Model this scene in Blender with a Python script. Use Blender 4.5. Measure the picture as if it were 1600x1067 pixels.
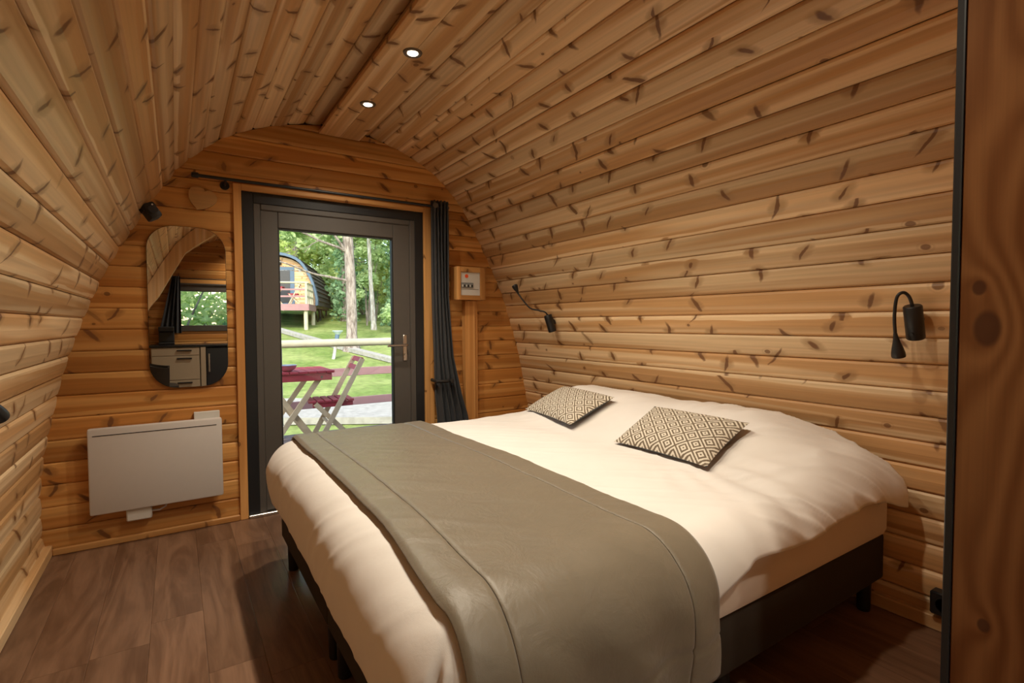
import bpy, math, random
from mathutils import Matrix, Vector, noise

for o in list(bpy.data.objects):
    bpy.data.objects.remove(o)
scene = bpy.context.scene
COL = scene.collection
PI = math.pi
random.seed(7)

# ------------------------------------------------------------------ camera
cam_data = bpy.data.cameras.new('camera')
cam = bpy.data.objects.new('camera', cam_data)
COL.objects.link(cam)
cam_data.sensor_width = 36.0
cam_data.lens = 801.707 / 1600.0 * 36.0
cam_data.clip_start = 0.02
cam_data.clip_end = 400
YAW, PITCH, ROLL = 0.57956, 0.036401, 0.004663
_f = Vector((math.sin(YAW) * math.cos(PITCH), math.cos(YAW) * math.cos(PITCH), -math.sin(PITCH)))
_r = Vector((math.cos(YAW), -math.sin(YAW), 0))
_d = _f.cross(_r)
_r2 = _r * math.cos(ROLL) + _d * math.sin(ROLL)
_d2 = -_r * math.sin(ROLL) + _d * math.cos(ROLL)
cm = Matrix.Identity(4)
for i in range(3):
    cm[i][0] = _r2[i]; cm[i][1] = -_d2[i]; cm[i][2] = -_f[i]
cm[0][3], cm[1][3], cm[2][3] = 0.0, 0.0, 1.2
cam.matrix_world = cm
scene.camera = cam

# ------------------------------------------------------------------ sky, sun, exposure
world = bpy.data.worlds.new('sky'); scene.world = world
world.use_nodes = True
wn = world.node_tree
wn.nodes.clear()
sky = wn.nodes.new('ShaderNodeTexSky'); sky.sky_type = 'NISHITA'
sky.sun_disc = False
sky.sun_elevation = math.radians(40); sky.sun_rotation = math.radians(200)
sky.air_density = 1.0; sky.dust_density = 2.5; sky.ozone_density = 1.0
bg = wn.nodes.new('ShaderNodeBackground'); bg.inputs['Strength'].default_value = 0.62
wo = wn.nodes.new('ShaderNodeOutputWorld')
wn.links.new(sky.outputs[0], bg.inputs[0]); wn.links.new(bg.outputs[0], wo.inputs[0])
sd = bpy.data.lights.new('sun', 'SUN'); sd.energy = 3.6; sd.angle = math.radians(6); sd.color = (1, 0.95, 0.86)
sun = bpy.data.objects.new('sun', sd); COL.objects.link(sun)
sun.rotation_euler = (math.radians(50), 0, math.radians(-28))
DOWNLIGHT_POWER = 61.0
DOWNLIGHT_COLOR = (1.0, 0.885, 0.70)
scene.view_settings.view_transform = 'Standard'
scene.view_settings.look = 'None'
scene.view_settings.gamma = 1.0
scene.view_settings.use_curve_mapping = False
scene.view_settings.exposure = 0.02
scene.cycles.max_bounces = 16
scene.cycles.diffuse_bounces = 9

# ------------------------------------------------------------------ helpers
ORIGIN = {}

def lin(r, g, b):
    c = [x / 255.0 for x in (r, g, b)]
    return tuple((x / 12.92 if x <= 0.04045 else ((x + 0.055) / 1.055) ** 2.4) for x in c) + (1.0,)

def tag(o, label=None, category=None, group=None, kind=None):
    if label: o['label'] = label
    if category: o['category'] = category
    if group: o['group'] = group
    if kind: o['kind'] = kind
    return o

def empty(name, loc=(0, 0, 0), rz=0.0):
    o = bpy.data.objects.new(name, None); COL.objects.link(o)
    o.empty_display_size = 0.05
    o.location = loc; o.rotation_euler = (0, 0, rz)
    ORIGIN[o.name] = Vector(loc)
    return o

def mesh_of(name, verts, faces, mat, smooth=False):
    me = bpy.data.meshes.new(name)
    me.from_pydata([tuple(v) for v in verts], [], faces)
    if mat: me.materials.append(mat)
    if smooth:
        me.polygons.foreach_set('use_smooth', [True] * len(me.polygons))
    me.update()
    return me

def link(name, me, parent=None, loc=None, mw=None):
    o = bpy.data.objects.new(name, me); COL.objects.link(o)
    if parent: o.parent = parent
    if mw is not None: o.matrix_local = mw
    elif loc is not None: o.location = loc
    ORIGIN[o.name] = Vector((0, 0, 0))
    return o

class MB:
    """collects geometry of ONE part (world coordinates unless stated)"""
    def __init__(self):
        self.v = []; self.f = []
    def add(self, vs, fs):
        n = len(self.v); self.v += [Vector(p) for p in vs]
        self.f += [tuple(i + n for i in q) for q in fs]
        return self
    def box(self, x0, x1, y0, y1, z0, z1, b=0.0):
        if x0 > x1: x0, x1 = x1, x0
        if y0 > y1: y0, y1 = y1, y0
        if z0 > z1: z0, z1 = z1, z0
        if b <= 0:
            vs = [(x, y, z) for x in (x0, x1) for y in (y0, y1) for z in (z0, z1)]
            fs = [(0, 1, 3, 2), (4, 6, 7, 5), (0, 4, 5, 1), (2, 3, 7, 6), (0, 2, 6, 4), (1, 5, 7, 3)]
            return self.add(vs, fs)
        b = min(b, (x1 - x0) * .49, (y1 - y0) * .49, (z1 - z0) * .49)
        import bmesh
        bm = bmesh.new()
        bmesh.ops.create_cube(bm, size=1.0)
        for v in bm.verts:
            v.co = Vector(((x0 + x1) / 2 + v.co.x * (x1 - x0), (y0 + y1) / 2 + v.co.y * (y1 - y0), (z0 + z1) / 2 + v.co.z * (z1 - z0)))
        bmesh.ops.bevel(bm, geom=list(bm.edges), offset=b, segments=2 if b > .006 else 1, affect='EDGES', profile=0.5)
        bm.verts.index_update()
        self.add([v.co.copy() for v in bm.verts], [tuple(v.index for v in f.verts) for f in bm.faces])
        bm.free()
        return self
    def bar(self, p, q, w, d, up=(0, 0, 1)):
        """rectangular bar from p to q, w across, d along up"""
        p = Vector(p); q = Vector(q); t = (q - p).normalized()
        s = t.cross(Vector(up))
        if s.length < 1e-4: s = t.cross(Vector((1, 0, 0)))
        s.normalize(); u = s.cross(t).normalized()
        vs = []
        for c in (p, q):
            for a, b in ((-1, -1), (1, -1), (1, 1), (-1, 1)):
                vs.append(c + s * a * w / 2 + u * b * d / 2)
        return self.add(vs, [(0, 3, 2, 1), (4, 5, 6, 7), (0, 1, 5, 4), (1, 2, 6, 5), (2, 3, 7, 6), (3, 0, 4, 7)])
    def tube(self, pts, radii, n=10, cap=True):
        pts = [Vector(p) for p in pts]
        if not isinstance(radii, (list, tuple)): radii = [radii] * len(pts)
        rings = []; prev = None
        for i, p in enumerate(pts):
            t = (pts[min(i + 1, len(pts) - 1)] - pts[max(i - 1, 0)]).normalized()
            if prev is None:
                s = t.cross(Vector((0, 0, 1)))
                if s.length < 1e-3: s = t.cross(Vector((1, 0, 0)))
            else:
                s = prev - t * prev.dot(t)
            s.normalize(); prev = s
            u = t.cross(s)
            rings.append([p + (s * math.cos(2 * PI * k / n) + u * math.sin(2 * PI * k / n)) * radii[i] for k in range(n)])
        vs = [v for r in rings for v in r]; fs = []
        for i in range(len(pts) - 1):
            for k in range(n):
                a = i * n + k; b = i * n + (k + 1) % n
                fs.append((a, b, b + n, a + n))
        if cap:
            fs.append(tuple(reversed(range(n)))); fs.append(tuple(range((len(pts) - 1) * n, len(pts) * n)))
        return self.add(vs, fs)
    def lathe(self, prof, c, axis='z', n=24):
        """prof: list of (radius, height)"""
        vs = []; fs = []
        for r, h in prof:
            for k in range(n):
                a = 2 * PI * k / n; x, y = r * math.cos(a), r * math.sin(a)
                p = {'z': (x, y, h), 'y': (x, h, y), 'x': (h, x, y)}[axis]
                vs.append(Vector(c) + Vector(p))
        for i in range(len(prof) - 1):
            for k in range(n):
                a = i * n + k; b = i * n + (k + 1) % n
                fs.append((a, b, b + n, a + n))
        fs.append(tuple(range(n))); fs.append(tuple(range((len(prof) - 1) * n, len(prof) * n)))
        return self.add(vs, fs)
    def prism(self, poly, y0, y1):
        """poly: list of (x, z) -> solid between y0 and y1"""
        n = len(poly)
        vs = [(x, y0, z) for x, z in poly] + [(x, y1, z) for x, z in poly]
        fs = [tuple(range(n)), tuple(reversed(range(n, 2 * n)))] + [(i, i + n, (i + 1) % n + n, (i + 1) % n) for i in range(n)]
        return self.add(vs, fs)
    def strip(self, inner, outer, y0, y1):
        """band between two polylines of equal length (x, z), solid in y"""
        n = len(inner)
        vs = []
        for y in (y0, y1):
            vs += [(x, y, z) for x, z in inner] + [(x, y, z) for x, z in outer]
        I0, O0, I1, O1 = 0, n, 2 * n, 3 * n
        fs = []
        for i in range(n - 1):
            fs += [(I0 + i, I0 + i + 1, O0 + i + 1, O0 + i), (I1 + i, O1 + i, O1 + i + 1, I1 + i + 1),
                   (I0 + i, I1 + i, I1 + i + 1, I0 + i + 1), (O0 + i, O0 + i + 1, O1 + i + 1, O1 + i)]
        fs += [(I0, O0, O1, I1), (I0 + n - 1, I1 + n - 1, O1 + n - 1, O0 + n - 1)]
        return self.add(vs, fs)
    def build(self, name, mat, parent=None, smooth=False, local=False, fix=True):
        org = Vector((0, 0, 0))
        if parent is not None and not local:
            p = parent
            while p is not None:
                org = org + Vector(p.location); p = p.parent
        me = mesh_of(name, [v - org for v in self.v], self.f, mat, smooth)
        if fix:
            import bmesh
            bm = bmesh.new(); bm.from_mesh(me)
            bmesh.ops.recalc_face_normals(bm, faces=list(bm.faces)); bm.to_mesh(me); bm.free()
        if smooth:
            try: me.set_sharp_from_angle(angle=math.radians(42))
            except Exception: pass
        return link(name, me, parent)

def sstep(a, b, x):
    t = max(0.0, min(1.0, (x - a) / (b - a))); return t * t * (3 - 2 * t)

def interp(x, xs, ys):
    if x <= xs[0]: return ys[0]
    for i in range(len(xs) - 1):
        if x <= xs[i + 1]:
            return ys[i] + (ys[i + 1] - ys[i]) * (x - xs[i]) / (xs[i + 1] - xs[i])
    return ys[-1]

# ------------------------------------------------------------------ materials
class NT:
    def __init__(self, name):
        self.m = bpy.data.materials.new(name); self.m.use_nodes = True
        self.t = self.m.node_tree; self.t.nodes.clear()
        self.out = self.t.nodes.new('ShaderNodeOutputMaterial')
        self.p = self.t.nodes.new('ShaderNodeBsdfPrincipled')
        self.t.links.new(self.p.outputs[0], self.out.inputs[0])
    def n(self, typ, **kw):
        nd = self.t.nodes.new(typ)
        for k, v in kw.items(): setattr(nd, k, v)
        return nd
    def L(self, a, b): self.t.links.new(a, b)
    def set(self, sock, v):
        if hasattr(v, 'is_linked') or isinstance(v, bpy.types.NodeSocket): self.L(v, sock)
        else: sock.default_value = v
    def math(self, op, a, b=None, c=None, clamp=False):
        nd = self.n('ShaderNodeMath', operation=op); nd.use_clamp = clamp
        self.set(nd.inputs[0], a)
        if b is not None: self.set(nd.inputs[1], b)
        if c is not None: self.set(nd.inputs[2], c)
        return nd.outputs[0]
    def mix(self, f, a, b, mode='MIX'):
        nd = self.n('ShaderNodeMix', data_type='RGBA', blend_type=mode)
        self.set(nd.inputs[0], f); self.set(nd.inputs[6], a); self.set(nd.inputs[7], b)
        return nd.outputs[2]
    def ss(self, x, a, b):
        nd = self.n('ShaderNodeMapRange', interpolation_type='SMOOTHSTEP')
        self.set(nd.inputs[0], x); nd.inputs[1].default_value = a; nd.inputs[2].default_value = b
        nd.inputs[3].default_value = 0; nd.inputs[4].default_value = 1
        return nd.outputs[0]
    def comb(self, x, y, z):
        nd = self.n('ShaderNodeCombineXYZ')
        for i, v in enumerate((x, y, z)): self.set(nd.inputs[i], v)
        return nd.outputs[0]
    def sep(self, v):
        nd = self.n('ShaderNodeSeparateXYZ'); self.L(v, nd.inputs[0]); return nd.outputs
    def noise(self, vec, scale, detail=3, rough=.55, dist=0.0):
        nd = self.n('ShaderNodeTexNoise'); self.L(vec, nd.inputs['Vector'])
        nd.inputs['Scale'].default_value = scale; nd.inputs['Detail'].default_value = detail
        nd.inputs['Roughness'].default_value = rough; nd.inputs['Distortion'].default_value = dist
        return nd.outputs[0]
    def bump(self, h, strength, dist=.002):
        nd = self.n('ShaderNodeBump'); nd.inputs['Strength'].default_value = strength
        nd.inputs['Distance'].default_value = dist; self.L(h, nd.inputs['Height'])
        self.L(nd.outputs[0], self.p.inputs['Normal'])

def plain(name, col, rough=.5, metal=0.0, spec=.5, var=.06, scale=30.0, bump=0.0):
    t = NT(name)
    co = t.n('ShaderNodeTexCoord').outputs['Object']
    nz = t.noise(co, scale, 3)
    f = t.math('MULTIPLY_ADD', nz, 2 * var, 1 - var)
    c = t.mix(1.0, col, t.comb(f, f, f), 'MULTIPLY')
    t.L(c, t.p.inputs['Base Color'])
    t.p.inputs['Roughness'].default_value = rough
    t.p.inputs['Metallic'].default_value = metal
    t.p.inputs['Specular IOR Level'].default_value = spec
    if bump: t.bump(nz, bump)
    return t.m

def pine(name, axis='x', light=(0.75, 0.535, 0.31, 1), heart=(0.60, 0.355, 0.16, 1), knot=(0.155, 0.060, 0.020, 1),
         density=0.72, cell=(3.4, 9.4), rough=.42, size=1.0, sap_edge=False):
    t = NT(name)
    tc = t.n('ShaderNodeTexCoord').outputs['Object']
    s = t.sep(tc)
    ax = {'x': (0, 1, 2), 'y': (1, 0, 2), 'z': (2, 0, 1)}[axis]
    X, Y, Z = s[ax[0]], s[ax[1]], s[ax[2]]
    rnd = t.n('ShaderNodeObjectInfo').outputs['Random']
    X = t.math('ADD', X, t.math('MULTIPLY', rnd, 171.3))
    Yc = t.math('ADD', t.math('ADD', Y, t.math('MULTIPLY', Z, .6)), t.math('MULTIPLY', rnd, 37.7))
    # knot whorls
    vx = t.math('MULTIPLY', X, cell[0]); vy = t.math('MULTIPLY', Yc, cell[1])
    vor = t.n('ShaderNodeTexVoronoi', voronoi_dimensions='2D', feature='F1')
    t.L(t.comb(vx, vy, 0.0), vor.inputs['Vector']); vor.inputs['Scale'].default_value = 1.0
    vor.inputs['Randomness'].default_value = .85
    ps = t.sep(vor.outputs['Position']); cs = t.sep(vor.outputs['Color'])
    dx = t.math('DIVIDE', t.math('SUBTRACT', vx, ps[0]), cell[0])
    dy = t.math('DIVIDE', t.math('SUBTRACT', vy, ps[1]), cell[1])
    wob = t.noise(t.comb(t.math('MULTIPLY', X, 18.0), t.math('MULTIPLY', Yc, 18.0), 0.0), 1.0, 2)
    wob = t.math('MULTIPLY', t.math('SUBTRACT', wob, .5), .03)
    k = t.math('MULTIPLY_ADD', cs[0], 2.4, -1.2)
    dxs = t.math('ADD', t.math('ADD', dx, t.math('MULTIPLY', k, dy)), wob)
    dxs = t.math('ADD', dxs, t.math('MULTIPLY', t.math('MULTIPLY', dy, dy), t.math('MULTIPLY_ADD', cs[2], 16.0, -8.0)))
    b_ = t.math('MULTIPLY_ADD', cs[2], .046 * size, .015 * size)
    a_ = t.math('MULTIPLY_ADD', cs[0], .010 * size, .0070 * size)
    e1 = t.math('POWER', t.math('DIVIDE', dxs, a_), 2.0); e2 = t.math('POWER', t.math('DIVIDE', dy, b_), 2.0)
    el = t.math('ADD', e1, e2)
    present = t.ss(cs[1], 1 - density - .02, 1 - density + .02)
    kn = t.math('MULTIPLY', t.math('SUBTRACT', 1.0, t.ss(el, .35, 1.35)), present)
    e3 = t.math('POWER', t.math('DIVIDE', dxs, .045 * size), 2.0); e4 = t.math('POWER', t.math('DIVIDE', dy, .035 * size), 2.0)
    halo = t.math('MULTIPLY', t.math('SUBTRACT', 1.0, t.ss(t.math('ADD', e3, e4), .0, 1.3)), present)
    # grain bends round knots
    Yg = t.math('ADD', Yc, t.math('MULTIPLY', halo, .010))
    g1 = t.noise(t.comb(t.math('MULTIPLY', X, .9), t.math('MULTIPLY', Yg, 55.0), t.math('MULTIPLY', Z, 30.0)), 1.0, 4, .6, .4)
    g2 = t.noise(t.comb(t.math('MULTIPLY', X, .30), t.math('MULTIPLY', Yg, 9.0), 0.0), 1.0, 2, .5, .7)
    wv = t.math('SINE', t.math('ADD', t.math('MULTIPLY', g2, 34.0), t.math('MULTIPLY', Yg, 120.0)))
    wv = t.math('MULTIPLY_ADD', wv, .5, .5)
    sap = t.ss(g2, .44, .58)
    col = t.mix(sap, heart, light)
    if sap_edge:
        # pale sapwood strip with a wavy border along one edge of a board
        sg = t.math('SIGN', t.math('SUBTRACT', t.math('FRACT', t.math('MULTIPLY', rnd, 53.1)), .5))
        ew = t.noise(t.comb(t.math('MULTIPLY', X, 1.1), t.math('MULTIPLY', rnd, 17.0), 0.0), 1.0, 3, .6)
        ee = t.math('ADD', t.math('MULTIPLY', Y, sg), t.math('MULTIPLY', t.math('SUBTRACT', ew, .5), .055))
        ee = t.math('SUBTRACT', ee, t.math('MULTIPLY', halo, .022))
        band = t.math('MULTIPLY', t.ss(ee, .0270, .0325), t.ss(t.math('FRACT', t.math('MULTIPLY', rnd, 29.3)), .30, .34))
        col = t.mix(t.math('MULTIPLY', band, .85), col, tuple(min(1, c * k) for c, k in zip(light[:3], (1.10, 1.14, 1.18))) + (1,))
    f1 = t.math('MULTIPLY_ADD', t.math('SUBTRACT', g1, .5), .44, 1.0)
    f2 = t.math('MULTIPLY_ADD', wv, -.10, 1.04)
    r2 = t.math('FRACT', t.math('MULTIPLY', rnd, 91.7))
    f3 = t.math('MULTIPLY_ADD', r2, .34, .80)
    ff = t.math('MULTIPLY', t.math('MULTIPLY', f1, f2), f3)
    col = t.mix(1.0, col, t.comb(ff, ff, ff), 'MULTIPLY')
    col = t.mix(t.math('MULTIPLY', halo, .55), col, tuple(heart[i] * .55 for i in range(3)) + (1,))
    # round knots
    vr = t.n('ShaderNodeTexVoronoi', voronoi_dimensions='2D', feature='F1')
    t.L(t.comb(t.math('MULTIPLY', X, 1.9), t.math('MULTIPLY', Yc, 9.4), 4.0), vr.inputs['Vector']); vr.inputs['Scale'].default_value = 1.0
    pr = t.sep(vr.outputs['Position']); cr_ = t.sep(vr.outputs['Color'])
    qx = t.math('SUBTRACT', X, t.math('DIVIDE', pr[0], 1.9)); qy = t.math('SUBTRACT', Yc, t.math('DIVIDE', pr[1], 9.4))
    rr_ = t.math('ADD', t.math('SQRT', t.math('ADD', t.math('MULTIPLY', t.math('MULTIPLY', qx, qx), .6), t.math('MULTIPLY', qy, qy))), t.math('MULTIPLY', wob, .25))
    rk = t.math('MULTIPLY_ADD', cr_[0], .009 * size, .005 * size)
    k2 = t.math('SUBTRACT', 1.0, t.ss(t.math('DIVIDE', rr_, rk), .75, 1.15))
    ring_ = t.math('SUBTRACT', 1.0, t.ss(t.math('ABSOLUTE', t.math('SUBTRACT', t.math('DIVIDE', rr_, rk), 1.5)), .0, .5))
    pres2 = t.ss(cr_[1], 1 - density * .35 - .02, 1 - density * .35 + .02)
    kn = t.math('MAXIMUM', kn, t.math('MULTIPLY', pres2, t.math('MAXIMUM', t.math('MULTIPLY', k2, .9), t.math('MULTIPLY', ring_, .16))))
    col = t.mix(t.math('MULTIPLY', kn, .86), col, knot)
    t.L(col, t.p.inputs['Base Color'])
    t.p.inputs['Roughness'].default_value = rough
    t.p.inputs['Specular IOR Level'].default_value = .35
    t.bump(g1, .12, .001)
    return t.m

M = {}
M['pine'] = pine('pine_boards', sap_edge=True, heart=(0.57, 0.325, 0.14, 1))
M['pine_x'] = M['pine']
M['pine_end'] = pine('pine_end_wall', light=(0.60, 0.30, 0.09, 1), heart=(0.46, 0.19, 0.043, 1), density=.5, sap_edge=True)
M['pine_trim_z'] = pine('pine_trim_upright', 'z', light=(0.62, 0.32, 0.11, 1), heart=(0.50, 0.225, 0.065, 1), density=.25)
M['pine_trim_x'] = pine('pine_trim_level', 'x', light=(0.62, 0.32, 0.11, 1), heart=(0.50, 0.225, 0.065, 1), density=.25)
M['pine_rib'] = pine('pine_rib', 'z', density=.2)
M['pine_trim_y'] = pine('pine_trim_long', 'y', density=.25)
M['pine_jamb'] = None
M['pine_raw'] = pine('pale_treated_timber', 'x', light=(0.62, 0.52, 0.34, 1), heart=(0.55, 0.45, 0.28, 1), density=.15, rough=.7)
M['dark_shell'] = plain('shell_underlay', (0.08, 0.045, 0.02, 1), .9)

def jamb_mat():
    # broad flat-sawn board: grain lines swing round a few big knots
    t = NT('pine_jamb')
    s_ = t.sep(t.n('ShaderNodeTexCoord').outputs['Object'])
    Y, Z = t.math('ADD', s_[1], t.math('MULTIPLY', s_[0], .5)), s_[2]
    lo = t.noise(t.comb(t.math('MULTIPLY', Y, 3.0), t.math('MULTIPLY', Z, .8), 0.0), 1.0, 3, .5)
    F = t.math('ADD', t.math('MULTIPLY', Y, 70.0), t.math('MULTIPLY', lo, 26.0))
    K = None
    for ky, kz, kr, ku in ((.037, 1.185, .021, .036), (.050, 1.262, .011, .015), (-.035, 1.62, .02, .03), (.03, .62, .010, .014), (-.12, 1.0, .02, .03), (.045, 1.93, .016, .02), (-.10, .45, .018, .028)):
        dy = t.math('SUBTRACT', Y, ky); dz = t.math('SUBTRACT', Z, kz)
        q = t.math('ADD', t.math('POWER', t.math('DIVIDE', dy, kr), 2.0), t.math('POWER', t.math('DIVIDE', dz, ku), 2.0))
        F = t.math('ADD', F, t.math('MULTIPLY', t.math('DIVIDE', 9.0, t.math('ADD', t.math('MULTIPLY', q, .22), 1.0)), kr / .021))
        k_ = t.math('SUBTRACT', 1.0, t.ss(q, .5, 1.25))
        K = k_ if K is None else t.math('MAXIMUM', K, k_)
    w = t.math('MULTIPLY_ADD', t.math('SINE', t.math('MULTIPLY', F, 1.7)), .5, .5)
    fi = t.noise(t.comb(t.math('MULTIPLY', Y, 260.0), t.math('MULTIPLY', Z, 3.0), 0.0), 1.0, 2)
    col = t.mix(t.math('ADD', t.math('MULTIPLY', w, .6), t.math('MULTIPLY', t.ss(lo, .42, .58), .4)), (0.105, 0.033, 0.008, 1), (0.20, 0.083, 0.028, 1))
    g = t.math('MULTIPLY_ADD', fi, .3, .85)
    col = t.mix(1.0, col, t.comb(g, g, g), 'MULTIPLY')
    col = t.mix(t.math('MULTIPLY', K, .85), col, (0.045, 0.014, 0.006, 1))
    t.L(col, t.p.inputs['Base Color']); t.p.inputs['Roughness'].default_value = .32
    t.p.inputs['Specular IOR Level'].default_value = .4
    return t.m
M['pine_jamb'] = jamb_mat()

def vinyl():
    t = NT('walnut_vinyl')
    s = t.sep(t.n('ShaderNodeTexCoord').outputs['Object'])
    rnd = t.n('ShaderNodeObjectInfo').outputs['Random']
    X = t.math('ADD', s[0], t.math('MULTIPLY', rnd, 83.0)); Y = t.math('ADD', s[1], t.math('MULTIPLY', rnd, 29.0))
    a = t.noise(t.comb(t.math('MULTIPLY', X, 1.3), t.math('MULTIPLY', Y, 9.0), 0.0), 1.0, 4, .6, 1.6)
    b = t.noise(t.comb(t.math('MULTIPLY', X, 5.0), t.math('MULTIPLY', Y, 90.0), 0.0), 1.0, 3, .6)
    col = t.mix(t.ss(a, .3, .7), (0.112, 0.056, 0.031, 1), (0.215, 0.118, 0.070, 1))
    f = t.math('MULTIPLY', t.math('MULTIPLY_ADD', b, .34, .83), t.math('MULTIPLY_ADD', rnd, .22, .89))
    col = t.mix(1.0, col, t.comb(f, f, f), 'MULTIPLY')
    t.L(col, t.p.inputs['Base Color']); t.p.inputs['Roughness'].default_value = .36
    t.p.inputs['Specular IOR Level'].default_value = .5
    t.bump(b, .08, .001)
    return t.m
M['vinyl'] = vinyl()

def fabric(name, col, rough=.8, sheen=0.0, weave=900.0, var=.05, crease=0.0, spec=.3):
    t = NT(name)
    co = t.n('ShaderNodeTexCoord').outputs['Object']
    nz = t.noise(co, 6.0, 4); w = t.noise(co, weave, 1)
    f = t.math('MULTIPLY_ADD', nz, 2 * var, 1 - var)
    t.L(t.mix(1.0, col, t.comb(f, f, f), 'MULTIPLY'), t.p.inputs['Base Color'])
    t.p.inputs['Roughness'].default_value = rough; t.p.inputs['Specular IOR Level'].default_value = spec
    t.p.inputs['Sheen Weight'].default_value = sheen
    c2 = t.noise(co, 11.0, 4, .6, .6)
    h = t.math('ADD', t.math('MULTIPLY', c2, crease), t.math('MULTIPLY', w, .05))
    t.bump(h, .5, .01)
    return t.m
M['duvet'] = fabric('white_cotton_duvet', (0.72, 0.68, 0.64, 1), .85, .1, crease=.25)
M['sheet'] = fabric('fitted_sheet', (0.66, 0.56, 0.47, 1), .85, .1, crease=.1)
M['runner'] = fabric('taupe_satin_runner', (0.165, 0.134, 0.092, 1), .40, .2, crease=.7, var=.14, spec=.45)
M['curtain'] = fabric('charcoal_blackout_cloth', (0.050, 0.052, 0.058, 1), .5, .1, crease=.2)
M['box_cloth'] = fabric('dark_brown_box_spring_cloth', (0.030, 0.021, 0.014, 1), .9, .0, crease=.1)
M['black'] = plain('matt_black_metal', (0.010, 0.010, 0.011, 1), .42)
M['black_soft'] = plain('black_plastic', (0.014, 0.013, 0.013, 1), .5)
M['casing'] = plain('black_door_casing', (0.011, 0.012, 0.014, 1), .45)
M['frame'] = plain('anthracite_door_frame', (0.085, 0.076, 0.068, 1), .42)
M['gasket'] = plain('black_rubber_gasket', (0.01, 0.01, 0.01, 1), .6)
M['steel'] = plain('brushed_steel', (0.62, 0.58, 0.54, 1), .28, metal=1.0)
M['nickel'] = plain('dark_nickel_bezel', (0.20, 0.17, 0.14, 1), .35, metal=.6)
M['white'] = plain('white_enamel', (0.56, 0.52, 0.49, 1), .45, var=.02)
M['white_plastic'] = plain('white_plastic', (0.62, 0.60, 0.56, 1), .5, var=.02)
M['slot'] = plain('dark_slot', (0.02, 0.02, 0.02, 1), .8)
M['orange'] = plain('orange_sticker', (0.85, 0.10, 0.02, 1), .5)
M['grey_breaker'] = plain('grey_breaker', (0.22, 0.23, 0.23, 1), .5)
M['red_wood'] = plain('red_painted_wood', (0.36, 0.035, 0.055, 1), .55, var=.15, scale=14)
M['mauve_wood'] = plain('mauve_painted_board', (0.30, 0.16, 0.16, 1), .7, var=.15, scale=8)
M['leg_wood'] = plain('weathered_acacia', (0.60, 0.46, 0.29, 1), .7, var=.2, scale=22)
M['log'] = plain('peeled_log', (0.44, 0.41, 0.28, 1), .75, var=.2, scale=9, bump=.3)
M['blue_grey'] = plain('blue_grey_cladding', (0.075, 0.125, 0.185, 1), .6)
M['shingle'] = plain('dark_roof_shingle', (0.050, 0.044, 0.042, 1), .8, var=.25, scale=6)
M['worktop'] = plain('black_worktop', (0.012, 0.012, 0.014, 1), .25)
M['beige'] = plain('beige_cabinet_front', (0.46, 0.38, 0.27, 1), .5, var=.03)
M['fridge'] = plain('dark_appliance', (0.025, 0.028, 0.033, 1), .3)
M['gravel'] = plain('pale_gravel', (0.33, 0.31, 0.27, 1), .95, var=.45, scale=9)
M['solar'] = plain('lamp_glass', (0.45, 0.55, 0.58, 1), .25)
M['deckwood'] = plain('deck_board', (0.18, 0.12, 0.10, 1), .8, var=.2, scale=12)
M['wood_slice'] = pine('carved_wood', 'x', light=(0.60, 0.36, 0.15, 1), heart=(0.56, 0.31, 0.12, 1), density=.0)

def glass():
    t = NT('clear_glass')
    t.t.nodes.remove(t.p)
    tr = t.n('ShaderNodeBsdfTransparent'); tr.inputs[0].default_value = (.95, .97, .96, 1)
    gl = t.n('ShaderNodeBsdfGlossy'); gl.inputs['Roughness'].default_value = .0
    fr = t.n('ShaderNodeFresnel'); fr.inputs[0].default_value = 1.45
    mx = t.n('ShaderNodeMixShader')
    t.L(fr.outputs[0], mx.inputs[0]); t.L(tr.outputs[0], mx.inputs[1]); t.L(gl.outputs[0], mx.inputs[2])
    t.L(mx.outputs[0], t.out.inputs[0])
    return t.m
M['glass'] = glass()

def mirror_mat():
    t = NT('mirror_silver')
    co = t.n('ShaderNodeTexCoord').outputs['Object']
    f = t.math('MULTIPLY_ADD', t.noise(co, 3.0, 1), .02, .86)
    t.L(t.comb(f, f, f), t.p.inputs['Base Color'])
    t.p.inputs['Metallic'].default_value = 1.0; t.p.inputs['Roughness'].default_value = 0.0
    return t.m
M['mirror'] = mirror_mat()

def lamp_mat():
    t = NT('lit_lamp_lens')
    t.p.inputs['Base Color'].default_value = (1, .95, .85, 1)
    t.p.inputs['Emission Color'].default_value = (1, .87, .68, 1)
    t.p.inputs['Emission Strength'].default_value = 14.0
    return t.m
M['lens'] = lamp_mat()

def ikat():
    t = NT('diamond_woven_cushion')
    uv = t.n('ShaderNodeTexCoord').outputs['UV']
    s = t.sep(uv)
    nz = t.noise(uv, 60.0, 2)
    jit = t.math('MULTIPLY', t.math('SUBTRACT', nz, .5), .07)
    U = t.math('MULTIPLY', s[0], 6.0); V = t.math('MULTIPLY', s[1], 4.2)
    fx = t.math('ABSOLUTE', t.math('SUBTRACT', t.math('FRACT', U), .5))
    fy = t.math('ABSOLUTE', t.math('SUBTRACT', t.math('FRACT', V), .5))
    d = t.math('ADD', t.math('ADD', fx, fy), jit)
    r = t.math('FRACT', t.math('MULTIPLY_ADD', d, 4.0, .2))
    m = t.math('MULTIPLY', t.ss(r, .40, .52), t.math('SUBTRACT', 1.0, t.ss(r, .90, 1.0)))
    col = t.mix(m, (0.165, 0.125, 0.085, 1), (0.66, 0.60, 0.50, 1))
    t.L(col, t.p.inputs['Base Color']); t.p.inputs['Roughness'].default_value = .9
    t.p.inputs['Specular IOR Level'].default_value = .2
    w = t.noise(uv, 400.0, 1)
    t.bump(t.math('ADD', m, w), .35, .002)
    return t.m
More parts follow.
